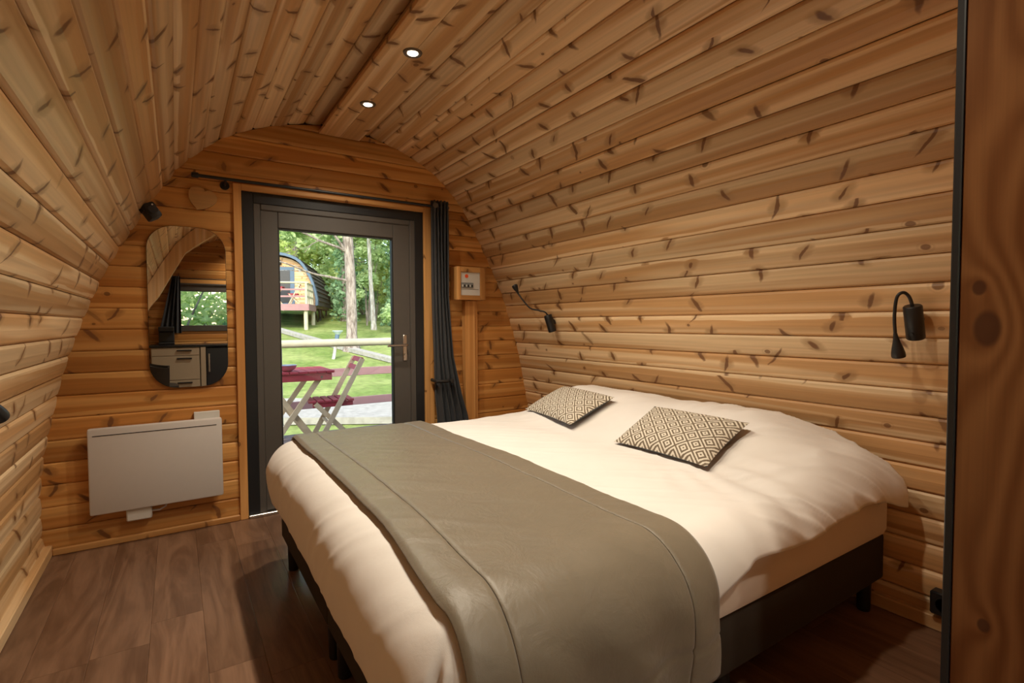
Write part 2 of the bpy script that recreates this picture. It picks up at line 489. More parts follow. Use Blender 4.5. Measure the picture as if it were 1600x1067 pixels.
M['ikat'] = ikat()
M['cushion_back'] = fabric('cushion_plain_back', (0.10, 0.10, 0.10, 1), .9)

def grass_mat():
    t = NT('lawn_grass')
    co = t.n('ShaderNodeTexCoord').outputs['Object']
    a = t.noise(co, .9, 5); b = t.noise(co, 7.0, 4)
    col = t.mix(t.ss(a, .3, .7), (0.135, 0.20, 0.045, 1), (0.27, 0.31, 0.105, 1))
    f = t.math('MULTIPLY_ADD', b, 1.3, .35)
    t.L(t.mix(1.0, col, t.comb(f, f, f), 'MULTIPLY'), t.p.inputs['Base Color'])
    t.p.inputs['Roughness'].default_value = .9; t.p.inputs['Specular IOR Level'].default_value = .1
    t.bump(b, .5, .05)
    return t.m
M['grass'] = grass_mat()

def leaf_mat(name, c1, c2):
    t = NT(name)
    t.t.nodes.remove(t.p)
    co = t.n('ShaderNodeTexCoord').outputs['Object']
    a = t.noise(co, 1.3, 3); b = t.noise(co, 9.0, 2)
    f = t.math('ADD', t.math('MULTIPLY', a, .5), t.math('MULTIPLY', b, .5))
    col = t.mix(t.ss(f, .35, .65), c1, c2)
    d = t.n('ShaderNodeBsdfDiffuse'); tr = t.n('ShaderNodeBsdfTranslucent')
    t.L(col, d.inputs[0]); t.L(col, tr.inputs[0])
    mx = t.n('ShaderNodeMixShader'); mx.inputs[0].default_value = .45
    t.L(d.outputs[0], mx.inputs[1]); t.L(tr.outputs[0], mx.inputs[2]); t.L(mx.outputs[0], t.out.inputs[0])
    return t.m
M['leaf_light'] = leaf_mat('light_leaves', (0.42, 0.55, 0.17, 1), (0.72, 0.78, 0.36, 1))
M['leaf_mid'] = leaf_mat('mid_leaves', (0.36, 0.52, 0.22, 1), (0.66, 0.76, 0.42, 1))
M['leaf_dark'] = leaf_mat('ivy_leaves', (0.17, 0.33, 0.17, 1), (0.42, 0.60, 0.36, 1))

def bark(name, c1, c2):
    t = NT(name)
    s = t.sep(t.n('ShaderNodeTexCoord').outputs['Object'])
    v = t.comb(t.math('MULTIPLY', s[0], 9.0), t.math('MULTIPLY', s[1], 9.0), t.math('MULTIPLY', s[2], 2.2))
    a = t.noise(v, 1.6, 5, .65)
    t.L(t.mix(t.ss(a, .35, .65), c1, c2), t.p.inputs['Base Color'])
    t.p.inputs['Roughness'].default_value = .95; t.p.inputs['Specular IOR Level'].default_value = .1
    t.bump(a, .9, .05)
    return t.m
M['bark'] = bark('grey_pine_bark', (0.15, 0.12, 0.10, 1), (0.36, 0.31, 0.27, 1))
M['bark_pale'] = bark('pale_bark', (0.28, 0.25, 0.21, 1), (0.60, 0.57, 0.52, 1))

# ------------------------------------------------------------------ pod shell
CX = 0.935            # axis of the pod
Y_END = 3.52          # face of the door wall
Y_REAR = -1.72        # face of the kitchen end wall
ZZ = [0, .1, .3, .5, .7, .92, 1.06, 1.3, 1.43, 1.55, 1.70, 1.9, 2.1, 2.24, 2.31, 2.39, 2.44, 2.49, 2.505]
WW = [1.525, 1.538, 1.541, 1.525, 1.485, 1.44, 1.40, 1.32, 1.27, 1.215, 1.135, 1.025, .90, .755, .67, .51, .375, .2, 0]
def hw(z): return interp(z, ZZ, WW)
# arc-length table of half profile (w, z)
ARC = [(0.0, WW[0], 0.0)]
N = 800
# smooth profile once for facets
prof_pts = [(hw(2.505 * i / N), 2.505 * i / N) for i in range(N + 1)]
acc = 0.0; ARC = [(0.0,) + prof_pts[0]]
for i in range(1, N + 1):
    acc += math.hypot(prof_pts[i][0] - prof_pts[i - 1][0], prof_pts[i][1] - prof_pts[i - 1][1])
    ARC.append((acc,) + prof_pts[i])
def at_arc(s):
    s = max(0, min(acc, s))
    return (interp(s, [a[0] for a in ARC], [a[1] for a in ARC]), interp(s, [a[0] for a in ARC], [a[2] for a in ARC]))
PITCH_B = 0.1063
N_SIDE = 31
pw = acc / N_SIDE if abs(acc / N_SIDE - PITCH_B) < .004 else PITCH_B

def plank_mesh(name, L, w, mat, th=.018, bulge=.0025, groove=.010):
    h = w / 2
    sec = [(-h, -groove), (-h + .003, -groove * .55), (-h + .010, -.0008), (0, bulge), (h - .010, -.0008), (h - .003, -groove * .55), (h, -groove), (h, -th), (-h, -th)]
    n = len(sec)
    vs = [(-L / 2, y, z) for y, z in sec] + [(L / 2, y, z) for y, z in sec]
    fs = [tuple(reversed(range(n))), tuple(range(n, 2 * n))] + [(i, (i + 1) % n, (i + 1) % n + n, i + n) for i in range(n)]
    me = mesh_of(name, vs, fs, mat)
    return me

SH0, SH1 = Y_REAR - .12, Y_END + .12
def shell(name, s0, s1, sides):
    mb = MB()
    for sd in sides:
        inner = []; outer = []
        k = 26
        for i in range(k + 1):
            s = s0 + (s1 - s0) * i / k
            w, z = at_arc(s)
            w2, z2 = at_arc(min(acc, s + .02)); w1, z1 = at_arc(max(0, s - .02))
            t = Vector((w2 - w1, z2 - z1)).normalized(); nn = Vector((t.y, -t.x))
            inner.append((CX + sd * (w + nn.x * .024), z + nn.y * .024)); outer.append((CX + sd * (w + nn.x * .10), z + nn.y * .10))
        mb.strip(inner, outer, SH0, SH1)
    return mb.build(name, M['dark_shell'])

S_SPLIT = pw * 19
wall_left = tag(shell('wall_left', -.0, S_SPLIT, [-1]), 'curved left wall of knotty pine boards', 'wall', kind='structure')
wall_right = tag(shell('wall_right', -.0, S_SPLIT, [1]), 'curved right wall of knotty pine boards behind the bed head', 'wall', kind='structure')
ceiling = tag(shell('ceiling', S_SPLIT, acc, [-1, 1]), 'arched ceiling of knotty pine boards', 'ceiling', kind='structure')
PL = SH1 - .12 - SH0 - .12 + .02
arch_me = plank_mesh('plank', PL, pw - .0012, M['pine'])
for sd in (-1, 1):
    for k in range(N_SIDE):
        w0, z0 = at_arc(pw * k); w1, z1 = at_arc(pw * (k + 1))
        t = Vector((w1 - w0, z1 - z0)).normalized()
        # local x -> world y ; local y -> tangent ; local z -> inward normal
        ty = Vector((sd * t.x, 0, t.y)); tx = Vector((0, 1, 0))
        nz = Vector((-sd * t.y, 0, t.x))
        if nz.dot(Vector((CX, 0, .9)) - Vector((CX + sd * w0, 0, z0))) < 0: nz = -nz
        tx = ty.cross(nz)
        jit = random.uniform(-.0012, .0012)
        c = Vector((CX + sd * (w0 + w1) / 2, (SH0 + SH1) / 2, (z0 + z1) / 2)) + nz * jit
        mw = Matrix(((tx.x, ty.x, nz.x, c.x), (tx.y, ty.y, nz.y, c.y), (tx.z, ty.z, nz.z, c.z), (0, 0, 0, 1)))
        par = ceiling if k >= 19 else (wall_left if sd < 0 else wall_right)
        link('plank', arch_me, par, mw=mw)

# flat end walls -------------------------------------------------------
PE = 0.1155
def end_wall(name, y, facing, opening, label, pl_open):
    """backing slab with the opening cut out, and level boards in front of it"""
    pts = []
    for sd in (1, -1):
        seq = prof_pts[::40] if sd == 1 else list(reversed(prof_pts[::40]))
        for w, z in seq: pts.append((CX + sd * (w + .02), z + (.02 if z > 2 else 0)))
    x0, x1, z0, z1 = opening
    y0, y1 = (y + .022, y + .11) if facing < 0 else (y - .11, y - .022)
    mb = MB()
    # slab as columns left, right, above, below of the opening, following the arch
    def column(xa, xb, zlo):
        n = 14
        top = []
        for i in range(n + 1):
            x = xa + (xb - xa) * i / n
            h = abs(x - CX)
            # z on arch for half width h
            z = 0
            for w, zz in reversed(prof_pts):
                if w + .02 >= h: z = zz + .015; break
            top.append((x, z))
        poly = [(xa, zlo)] + [(xb, zlo)] + list(reversed(top))
        mb.prism(poly, y0, y1)
    column(CX - 1.53, x0, 0); column(x1, CX + 1.53, 0); column(x0, x1, z1)
    if z0 > 0: mb.box(x0, x1, y0, y1, 0, z0)
    o = mb.build(name, M['dark_shell'])
    tag(o, label, 'wall', kind='structure')
    ox0, ox1, oz0, oz1 = pl_open
    cuts = [0.0] + [.0195 + PE * k for k in range(1, 22)] + [2.51]
    cuts = sorted(set([c for c in cuts if c < 2.505] + [2.505]))
    for a, b in zip(cuts[:-1], cuts[1:]):
        def ext(z): return hw(min(z, 2.503)) + .012
        spans = []
        la, lb = CX - ext(a), CX - ext(b); ra, rb = CX + ext(a), CX + ext(b)
        if b <= oz1 + .03 and a >= oz0 - .03:
            spans = [(la, lb, ox0, ox0), (ox1, ox1, ra, rb)]
        elif a < oz1 and b > oz0 and oz0 <= 0:
            # board notched by the opening head
            tm = (oz1 - a) / (b - a)
            spans = [(la, lb, ra, rb, 'notch'), (la, la + (lb - la) * tm, ox0, ox0, 'low'), (ox1, ox1, ra, ra + (rb - ra) * tm, 'low')]
        else:
            spans = [(la, lb, ra, rb)]
        for sp in spans:
            xa0, xa1, xb0, xb1 = sp[:4]
            zlo, zhi = a, b
            if len(sp) == 5 and sp[4] == 'notch': zlo = max(a, oz1)
            if len(sp) == 5 and sp[4] == 'low': zhi = oz1
            g = .0006; gd = .007; e = .009
            rows = [(zlo + g, gd), (zlo + .003, gd * .5), (zlo + e, 0.0008), ((zlo + zhi) / 2, -.002), (zhi - e, .0008), (zhi - .003, gd * .5), (zhi - g, gd), (zhi - g, .018), (zlo + g, .018)]
            if zhi - zlo < .03: rows = [(zlo + g, .004), (zhi - g, .004), (zhi - g, .018), (zlo + g, .018)]
            cxp = (xa0 + xb0) / 2; czp = (a + b) / 2
            vs = []
            for which in (0, 1):
                for z, d in rows:
                    tt = (z - a) / ((b if not (len(sp) == 5 and sp[4] == 'low') else zhi) - a)
                    x = (xa0 + (xa1 - xa0) * tt) if which == 0 else (xb0 + (xb1 - xb0) * tt)
                    vs.append((x - cxp, (d if facing < 0 else -d), z - czp))
            n = len(rows)
            fs = [tuple(reversed(range(n))), tuple(range(n, 2 * n))] + [(i, (i + 1) % n, (i + 1) % n + n, i + n) for i in range(n)]
            m2 = MB(); m2.add(vs, fs)
            # local axes: x along board, remap so across = local y
            m2.v = [Vector((v.x, v.z, -v.y)) for v in m2.v]
            pl = m2.build('plank', M['pine_end'], None)
            pl.parent = o
            pl.matrix_local = Matrix(((1, 0, 0, cxp), (0, 0, -1, y), (0, 1, 0, czp), (0, 0, 0, 1)))
    return o
wall_end = end_wall('wall_end', Y_END, -1, (.35, 1.525, 0, 2.0), 'flat pine board wall around the glazed door', (.303, 1.60, 0, 2.045))
wall_rear = end_wall('wall_rear', Y_REAR, 1, (-.0, 1.87, 1.10, 1.79), 'flat pine board wall with the kitchen window, seen in the mirror', (.0, 1.87, 1.10, 1.79))

# floor -----------------------------------------------------------------
floor = MB().box(CX - 1.6, CX + 1.6, SH0, SH1, -.14, -.012).build('floor', M['dark_shell'])
tag(floor, 'dark walnut vinyl plank floor', 'floor', kind='structure')
FW, FL = .178, 1.22
fme = plank_mesh('floor_plank', FL - .001, FW - .0008, M['vinyl'], th=.012, bulge=0.0, groove=.0012)
ri = 0
x = CX - 1.58
while x < CX + 1.58:
    y = SH0 - random.uniform(0, FL)
    while y < Y_END + .1:
        y0c, y1c = max(y, SH0 + .02), min(y + FL, SH1 - .02)
        if y1c - y0c > .03:
            me = fme
            if y1c - y0c < FL - .01:
                me = plank_mesh('floor_plank', y1c - y0c - .001, FW - .0008, M['vinyl'], th=.012, bulge=0.0, groove=.0012)
            link('floor_plank', me, floor, mw=Matrix(((0, -1, 0, x + FW / 2), (1, 0, 0, (y0c + y1c) / 2), (0, 0, 1, 0), (0, 0, 0, 1))))
        y += FL
    x += FW

# skirting ---------------------------------------------------------------
for nm, x0, x1, lab in (('baseboard_left', CX - 1.535, CX - 1.50, 'slim pine skirting along the left wall'), ('baseboard_right', CX + 1.50, CX + 1.535, 'slim pine skirting along the right wall')):
    yb = Y_REAR if 'left' in nm else .37
    tag(MB().box(x0, x1, yb, Y_END - .001, .0, .055, .004).build(nm, M['pine_trim_y']), lab, 'skirting', kind='structure')
o = tag(MB().box(CX - 1.50, .302, Y_END - .022, Y_END - .002, 0, .035, .004).build('baseboard_end', M['pine_trim_x']), 'slim pine skirting below the wall heater', 'skirting', kind='structure')

# ceiling board with spotlights -------------------------------------------
trim = empty('trim_1', (CX, 0, 2.43))
tag(trim, 'boxed pine board along the ceiling ridge holding the spotlights', 'ceiling board', kind='structure')
for x0, x1 in ((.804, .9345), (.9355, 1.066)):
    m = MB().box(0, PL - .06, -(x1 - x0) / 2, (x1 - x0) / 2, 0, .022, .0015)
    ob = m.build('plank', M['pine'], None)
    ob.parent = trim; ob.matrix_local = Matrix(((0, 1, 0, (x0 + x1) / 2 - CX), (1, 0, 0, Y_REAR + .02), (0, 0, 1, 0), (0, 0, 0, 1)))
for x0 in (.835, 1.01):
    MB().box(x0, x0 + .03, Y_REAR + .02, Y_END - .02, 2.452, 2.487).build('batten', M['pine_trim_y'], trim)
DL_Y = [2.884, 2.234, 1.584, .934, -.366, -1.33]
dl_lab = ['lit recessed spotlight in the ceiling board nearest the door', 'lit recessed spotlight second from the door in the ceiling board',
          'lit recessed spotlight third from the door in the ceiling board', 'lit recessed spotlight in the ceiling board near the partition',
          'lit recessed spotlight in the ceiling board behind the partition', 'lit recessed spotlight in the ceiling board above the kitchen']
for yy, lb in zip(DL_Y, dl_lab):
    t = empty('downlight', (.93, yy, 2.43)); tag(t, lb, 'spotlight', 'recessed spotlights in the ceiling board')
    MB().lathe([(.026, -.0005), (.027, -.004), (.033, -.0075), (.041, -.006), (.044, .0)], (.93, yy, 2.4295), n=28).build('bezel', M['nickel'], t, smooth=True)
    MB().lathe([(.0, -.0062), (.022, -.0060), (.0235, -.0046)], (.93, yy, 2.4292), n=24).build('lens', M['lens'], t, smooth=True)
    ld = bpy.data.lights.new('downlight_beam', 'SPOT'); ld.energy = DOWNLIGHT_POWER; ld.color = DOWNLIGHT_COLOR
    ld.spot_size = math.radians(138); ld.spot_blend = 1.0; ld.shadow_soft_size = .035
    lo = bpy.data.objects.new('downlight_beam', ld); COL.objects.link(lo); lo.parent = t; lo.location = (0, 0, -.045)

# rib and partition near the camera ------------------------------------------
RY0, RY1 = .20, .36
def rib_profile():
    zi = [0, .3, .7, 1.05, 1.37, 1.70, 1.99, 2.10, 2.20, 2.30, 2.33]
    inner = [(.935 - 1.40, 0), (-.46, .35), (-.41, .72), (-.33, 1.08), (-.236, 1.37), (-.145, 1.50), (-.013, 1.757), (.106, 1.98), (.24, 2.09), (.378, 2.198), (.62, 2.33), (.935, 2.38)]
    outer = []
    for x_, z_ in inner:
        s_ = interp(z_, [0, 1.37, 1.98, 2.2, 2.33, 2.38], [0, 1.45, 2.20, 2.55, 2.9, acc])
        w, z = at_arc(s_); outer.append((CX - w + .004, z))
    return inner, outer
inn, out_ = rib_profile()
tag(MB().strip(inn, out_, RY0, RY1).build('trim_2', M['pine_rib']), 'pale arched timber rib seen at the top of the mirror', 'arch rib', kind='structure')
PX = 1.272
part = empty('wall_partition', (PX, .28, 0))
tag(part, 'dark pine partition at the right edge of the photo with a black edge strip', 'partition', kind='structure')
pp = []
for i in range(15):
    x_ = PX + .02 + (CX + 1.53 - PX - .02) * i / 14
    h = x_ - CX; z = 0
    for w, zz in reversed(prof_pts):
        if w >= h: z = zz; break
    pp.append((x_, z))
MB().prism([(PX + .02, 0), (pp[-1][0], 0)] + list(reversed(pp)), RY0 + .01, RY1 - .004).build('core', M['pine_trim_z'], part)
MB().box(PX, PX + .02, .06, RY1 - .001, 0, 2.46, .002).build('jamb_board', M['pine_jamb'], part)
MB().box(PX - .003, PX + .03, RY1, RY1 + .013, 0, 2.46, .002).build('edge_strip', M['black'], part)

# ------------------------------------------------------------------ door
door = empty('door_1', (.9375, Y_END, 0)); tag(door, 'anthracite glazed door with black casing looking onto the lawn', 'door', kind='structure')
def ring(name, x0, x1, z0, z1, wl, wt, wb, y0, y1, mat, parent, b=.003):
    """four separate members of a rectangular frame"""
    MB().box(x0, x0 + wl, y0, y1, z0, z1, b).build(name, mat, parent)
    MB().box(x1 - wl, x1, y0, y1, z0, z1, b).build(name, mat, parent)
    MB().box(x0 + wl, x1 - wl, y0, y1, z1 - wt, z1, b).build(name, mat, parent)
    if wb: MB().box(x0 + wl, x1 - wl, y0, y1, z0, z0 + wb, b).build(name, mat, parent)
ring('casing', .349, 1.526, 0, 2.006, .064, .066, 0, Y_END - .006, Y_END + .10, M['casing'], door)
ring('frame', .410, 1.468, 0, 1.945, .042, .042, .02, Y_END + .0, Y_END + .07, M['frame'], door, .006)
leaf = MB()
LX0, LX1, LZ0, LZ1 = .450, 1.428, .02, 1.905
GX0, GX1, GZ0, GZ1 = .552, 1.304, .17, 1.803
leaf_o = empty('leaf', (0, 0, 0)); leaf_o.parent = door
bpy.data.objects.remove(leaf_o)
for nm, a in (('stile', (LX0, GX0, LZ0, LZ1)), ('stile', (GX1, LX1, LZ0, LZ1)), ('top_rail', (GX0, GX1, GZ1, LZ1)), ('bottom_rail', (GX0, GX1, LZ0, GZ0))):
    MB().box(a[0], a[1], Y_END + .008, Y_END + .066, a[2], a[3], .005).build(nm, M['frame'], door)
gk = MB()
for a in ((GX0, GX0 + .008, GZ0, GZ1), (GX1 - .008, GX1, GZ0, GZ1), (GX0 + .008, GX1 - .008, GZ1 - .008, GZ1), (GX0 + .008, GX1 - .008, GZ0, GZ0 + .008)):
    gk.box(a[0], a[1], Y_END + .016, Y_END + .055, a[2], a[3])
gk.build('gasket', M['gasket'], door)
MB().box(GX0 + .004, GX1 - .004, Y_END + .032, Y_END + .038, GZ0 + .004, GZ1 - .004).build('pane', M['glass'], door)
MB().box(.35, 1.52, Y_END - .03, Y_END + .11, .0, .02, .003).build('threshold', M['steel'], door)
hd = MB().box(1.366, 1.396, Y_END - .002, Y_END + .008, .93, 1.118, .004).build('handle_plate', M['steel'], door, True)
MB().tube([(1.381, Y_END - .001, 1.045), (1.381, Y_END - .045, 1.045), (1.372, Y_END - .055, 1.045), (1.232, Y_END - .052, 1.043)], [.009, .009, .0095, .008], 12).build('lever', M['steel'], door, True)
MB().lathe([(.009, -.012), (.009, .003)], (1.381, Y_END - .002, .972), 'y', 16).build('key_cylinder', M['steel'], door, True)
# pine strips round the casing
tr = empty('trim_3', (.9375, Y_END, 0)); tag(tr, 'narrow pine strips framing the black door casing', 'door trim', kind='structure')
MB().box(.303, .348, Y_END - .018, Y_END + .015, 0, 2.045, .003).build('upright_strip', M['pine_trim_z'], tr)
MB().box(1.527, 1.602, Y_END - .018, Y_END + .015, 0, 2.045, .003).build('upright_strip', M['pine_trim_z'], tr)
MB().box(.348, 1.527, Y_END - .018, Y_END + .015, 2.007, 2.045, .003).build('head_strip', M['pine_trim_x'], tr)

# ------------------------------------------------------------------ curtain and rod
RODY, RODZ = 3.44, 2.045
t = empty('curtain_rod', (.9, RODY, RODZ)); tag(t, 'thin black curtain rod with end cap above the glazed door', 'curtain rod')
MB().tube([(.10, RODY, RODZ), (1.70, RODY, RODZ)], .0095, 12).build('rod', M['black'], t, True)
MB().lathe([(.009, 0), (.014, .002), (.0155, .02), (.0155, .032), (.012, .036)], (.092, RODY, RODZ), 'x', 16).build('finial', M['black'], t, True)
for bx_ in (.262, 1.68):
    m = MB().tube([(bx_, RODY, RODZ - .003), (bx_, RODY + .02, RODZ - .02), (bx_, Y_END - .004, RODZ - .022)], .007, 10)
    m.lathe([(.026, -.004), (.026, 0.0), (.020, -.010)], (bx_, Y_END - .006, RODZ - .022), 'y', 18)
    m.build('bracket', M['black'], t, True)

def curtain(name, label, zt, zb, edges, y, pleats, amp, tie=None, group=None):
    """edges(z)->(xl, xr)"""
    o = empty(name, ((edges(zb)[0] + edges(zb)[1]) / 2, y, zb)); tag(o, label, 'curtain', group)
    nu, nv = pleats * 12, 60
    vs = []; fs = []
    for j in range(nv + 1):
        z = zt + (zb - zt) * j / nv
        xl, xr = edges(z)
        for i in range(nu + 1):
            u = i / nu
            ph = u * pleats * 2 * PI
            a = amp * (1.0 + .25 * math.sin(u * 7 + z * 2))
            yy = y + a * math.sin(ph + .3 * math.sin(z * 3 + u * 4)) + .006 * math.sin(9 * u + 5 * z)
            vs.append((xl + (xr - xl) * u + .004 * math.sin(2 * ph + z), yy, z))
    for j in range(nv):
        for i in range(nu):
            a = j * (nu + 1) + i; fs.append((a, a + 1, a + nu + 2, a + nu + 1))
    c = MB().add(vs, fs).build('cloth', M['curtain'], o, True, fix=False)
    md = c.modifiers.new('thickness', 'SOLIDIFY'); md.thickness = .003
    return o
def ed(z):
    xl = interp(z, [0, .5, .67, 1.2, 2.09], [1.62, 1.60, 1.585, 1.572, 1.560])
    xr = interp(z, [0, .5, .67, .95, 1.4, 2.09], [1.90, 1.835, 1.785, 1.725, 1.69, 1.688])
    return xl, xr
cur = curtain('door_curtain', 'charcoal blackout curtain gathered beside the glazed door', 2.085, .02, ed, RODY, 5, .030)
MB().lathe([(.012, -.0015), (.020, -.0015), (.020, .0015), (.012, .0015)], (1.578, RODY - .034, 2.045), 'y', 20).build('eyelet', M['frame'], cur, True)
tb = MB().tube([(1.572, RODY + .045, .782), (1.572, RODY - .046, .778), (1.63, RODY - .05, .775), (1.685, RODY - .046, .778), (1.70, RODY - .03, .782)], .012, 10).build('tie_back', M['black_soft'], cur, True)
MB().lathe([(.004, -.012), (.016, -.010), (.018, .004), (.010, .012)], (1.682, RODY - .064, .778), 'y', 16).build('tie_knob', M['black_soft'], cur, True)

# ------------------------------------------------------------------ mirror
mir = empty('wall_mirror', (.065, Y_END, .834)); tag(mir, 'tall frameless mirror with rounded corners on the wall above the heater', 'mirror')
def rrect(x0, x1, z0, z1, r, n=10):
    pts = []
    for cx_, cz_, a0 in ((x1 - r, z1 - r, 0), (x0 + r, z1 - r, 90), (x0 + r, z0 + r, 180), (x1 - r, z0 + r, 270)):
        for i in range(n + 1):
            a = math.radians(a0 + 90 * i / n); pts.append((cx_ + r * math.cos(a), cz_ + r * math.sin(a)))
    return pts
MB().prism(rrect(-.129, .258, .836, 1.760, .135), Y_END - .012, Y_END - .002).build('backing', M['black_soft'], mir)
MB().prism(rrect(-.127, .256, .838, 1.758, .133), Y_END - .016, Y_END - .012).build('mirror_glass', M['mirror'], mir)

# ------------------------------------------------------------------ heater
ht = empty('panel_heater', (-.10, Y_END, .12)); tag(ht, 'white electric panel heater hung on the pine wall beside the door', 'heater')
hx0, hx1, hz0, hz1, hy = -.402, .212, .196, .654, 3.425
MB().box(hx0, hx1, hy, hy + .042, hz0, hz1, .010).build('panel', M['white'], ht, True)
MB().box(hx0 + .012, hx1 - .012, hy + .042, hy + .07, hz0 + .01, hz1 - .012, .004).build('rear_casing', M['white_plastic'], ht)
MB().box(hx0 + .022, hx1 - .028, hy - .0012, hy + .006, hz1 - .040, hz1 - .036).build('outlet_slot', M['slot'], ht)
MB().box(.075, .205, Y_END - .03, Y_END - .004, .60, .688, .002).build('wall_bracket', M['white_plastic'], ht)
MB().box(-.25, -.135, Y_END - .075, Y_END - .02, .128, .205, .006).build('thermostat_box', M['white_plastic'], ht, True)
MB().tube([(-.137, Y_END - .045, .162), (-.10, Y_END - .04, .158), (-.072, Y_END - .035, .172), (-.06, Y_END - .03, .205)], .005, 8).build('cable', M['white_plastic'], ht, True)

# ------------------------------------------------------------------ heart plaque
def heart_poly(cx_, cz_, w, h, rot):
    pts = []
    for i in range(48):
        a = 2 * PI * i / 48
        x_ = 16 * math.sin(a) ** 3; z_ = 13 * math.cos(a) - 5 * math.cos(2 * a) - 2 * math.cos(3 * a) - math.cos(4 * a)
        x_, z_ = x_ / 32 * w, (z_ + 2.5) / 29 * h
        x_, z_ = x_ * math.cos(rot) - z_ * math.sin(rot), x_ * math.sin(rot) + z_ * math.cos(rot)
        rr_ = math.hypot(x_, z_) or 1e-6; k_ = .55 + .45 * (.5 * w / rr_); pts.append((cx_ + x_ * k_, cz_ + z_ * k_ * .95))
    return pts
hp = MB().prism(heart_poly(.142, 1.925, .150, .135, -.35), Y_END - .026, Y_END - .003).build('heart_plaque', M['wood_slice'])
hp.modifiers.new('round', 'BEVEL').width = .005; hp.modifiers['round'].segments = 2
tag(hp, 'small carved wooden heart on the pine wall above the mirror', 'wall plaque')

# ------------------------------------------------------------------ fuse box and conduit post
fb = empty('fuse_box', (1.87, Y_END, 1.37)); tag(fb, 'small wooden box with a white fuse panel beside the curtain', 'fuse box')
bx0, bx1, bz0, bz1, by = 1.745, 1.987, 1.372, 1.620, 3.40
for a in ((bx0, bx0 + .032, bz0, bz1), (bx1 - .045, bx1, bz0, bz1)):
    MB().box(a[0], a[1], by, Y_END - .003, a[2], a[3], .003).build('side_board', M['pine_trim_z'], fb)
for a in ((bz1 - .040, bz1), (bz0, bz0 + .035)):
    MB().box(bx0 + .032, bx1 - .045, by, Y_END - .003, a[0], a[1], .003).build('level_board', M['pine_trim_x'], fb)
MB().box(bx0 + .033, bx1 - .046, by + .010, Y_END - .006, bz0 + .036, bz1 - .041).build('panel', M['white_plastic'], fb)
MB().lathe([(.014, -.001), (.014, .001)], (1.828, by + .009, 1.551), 'y', 20).build('sticker', M['orange'], fb)
MB().box(1.782, 1.885, by + .005, by + .012, 1.462, 1.502, .002).build('breaker_row', M['grey_breaker'], fb)
for i in range(6):
    MB().box(1.787 + i * .016, 1.797 + i * .016, by - .001, by + .006, 1.470, 1.486, .001).build('breaker_switch', M['black_soft'] if i % 2 else M['white_plastic'], fb)
MB().box(1.782, 1.930, by + .008, by + .011, 1.452, 1.455).build('cover_line', M['grey_breaker'], fb)
cp = empty('conduit_cover', (1.9, Y_END, 0)); tag(cp, 'upright pine conduit cover running down below the fuse box', 'conduit cover')
MB().box(1.842, 1.925, Y_END - .062, Y_END - .003, 0, 1.370, .003).build('front_board', M['pine_trim_z'], cp)
MB().box(1.926, 1.955, Y_END - .050, Y_END - .003, 0, 1.370, .003).build('side_strip', M['pine_trim_z'], cp)

# ------------------------------------------------------------------ reading lamps
def reading_lamp(label, base, tilt, path, head_len, nrm, group='flexible reading lamps'):
    """base: centre of the cylinder body on the wall; path: points of the gooseneck, last one is the end of the head"""
    b = Vector(base); o = empty('reading_lamp', b); tag(o, label, 'wall lamp', group)
    up = Vector(tilt).normalized()
    r, h = .029, .125
    # body: upright cylinder
    pts = [b - up * h / 2, b - up * (h / 2 - .004), b + up * (h / 2 - .004), b + up * h / 2]
    MB().tube(pts, [r - .003, r, r, r - .003], 24).build('body', M['black'], o, True)
    MB().bar(b - up * .045 - Vector(nrm) * .0, b + up * .045 - Vector(nrm) * .0, .02, .02, nrm) if False else None
    w = b - Vector(nrm) * .036
    MB().tube([b - Vector(nrm) * .02, w], [.02, .02], 14).build('wall_mount', M['black'], o, True)
    n = b + Vector(nrm) * (r + .0) - up * .035
    MB().tube([n - Vector(nrm) * .004, n + Vector(nrm) * .004], [.006, .005], 10).build('switch', M['black_soft'], o, True)
    # smooth neck
    P = [b + up * (h / 2 - .004)] + [Vector(p) for p in path[:-1]]
    S = []
    for i in range(len(P) - 1):
        p0 = P[max(i - 1, 0)]; p1 = P[i]; p2 = P[i + 1]; p3 = P[min(i + 2, len(P) - 1)]
        for k in range(8):
            t_ = k / 8
            S.append(.5 * ((2 * p1) + (p2 - p0) * t_ + (2 * p0 - 5 * p1 + 4 * p2 - p3) * t_ * t_ + (3 * p1 - p0 - 3 * p2 + p3) * t_ ** 3))
    S.append(P[-1])
    MB().tube(S, .0058, 10).build('gooseneck', M['black'], o, True)
    a, e = P[-1], Vector(path[-1]); d = e - a
    q = [0, .18, .38, .58, .78, .92, .98, 1.0]; rr = [.0062, .0085, .0125, .0175, .0215, .0225, .021, .017]
    hd_ = MB().tube([a + d * k for k in q], rr, 20).build('head', M['black'], o, True)
    MB().tube([e - d.normalized() * .001, e + d.normalized() * .0012], [.014, .014], 16).build('lens', M['solar'], hd_, True)
    return o
nr = (-.94, 0, -.34)
reading_lamp('black gooseneck reading lamp hanging down on the wall beside the partition', (2.235, .757, 1.195), (-.30, .0, .95),
             [(2.205, .763, 1.285), (2.19, .776, 1.302), (2.18, .792, 1.285), (2.19, .802, 1.22), (2.205, .804, 1.155), (2.225, .798, 1.065)], .09, nr)
reading_lamp('black gooseneck reading lamp bent upward on the wall near the fuse box', (2.245, 2.93, 1.195), (-.28, .10, .95),
             [(2.215, 2.95, 1.275), (2.19, 2.99, 1.288), (2.15, 3.04, 1.305), (2.12, 3.085, 1.36), (2.10, 3.12, 1.41), (2.085, 3.15, 1.475)], .09, nr)
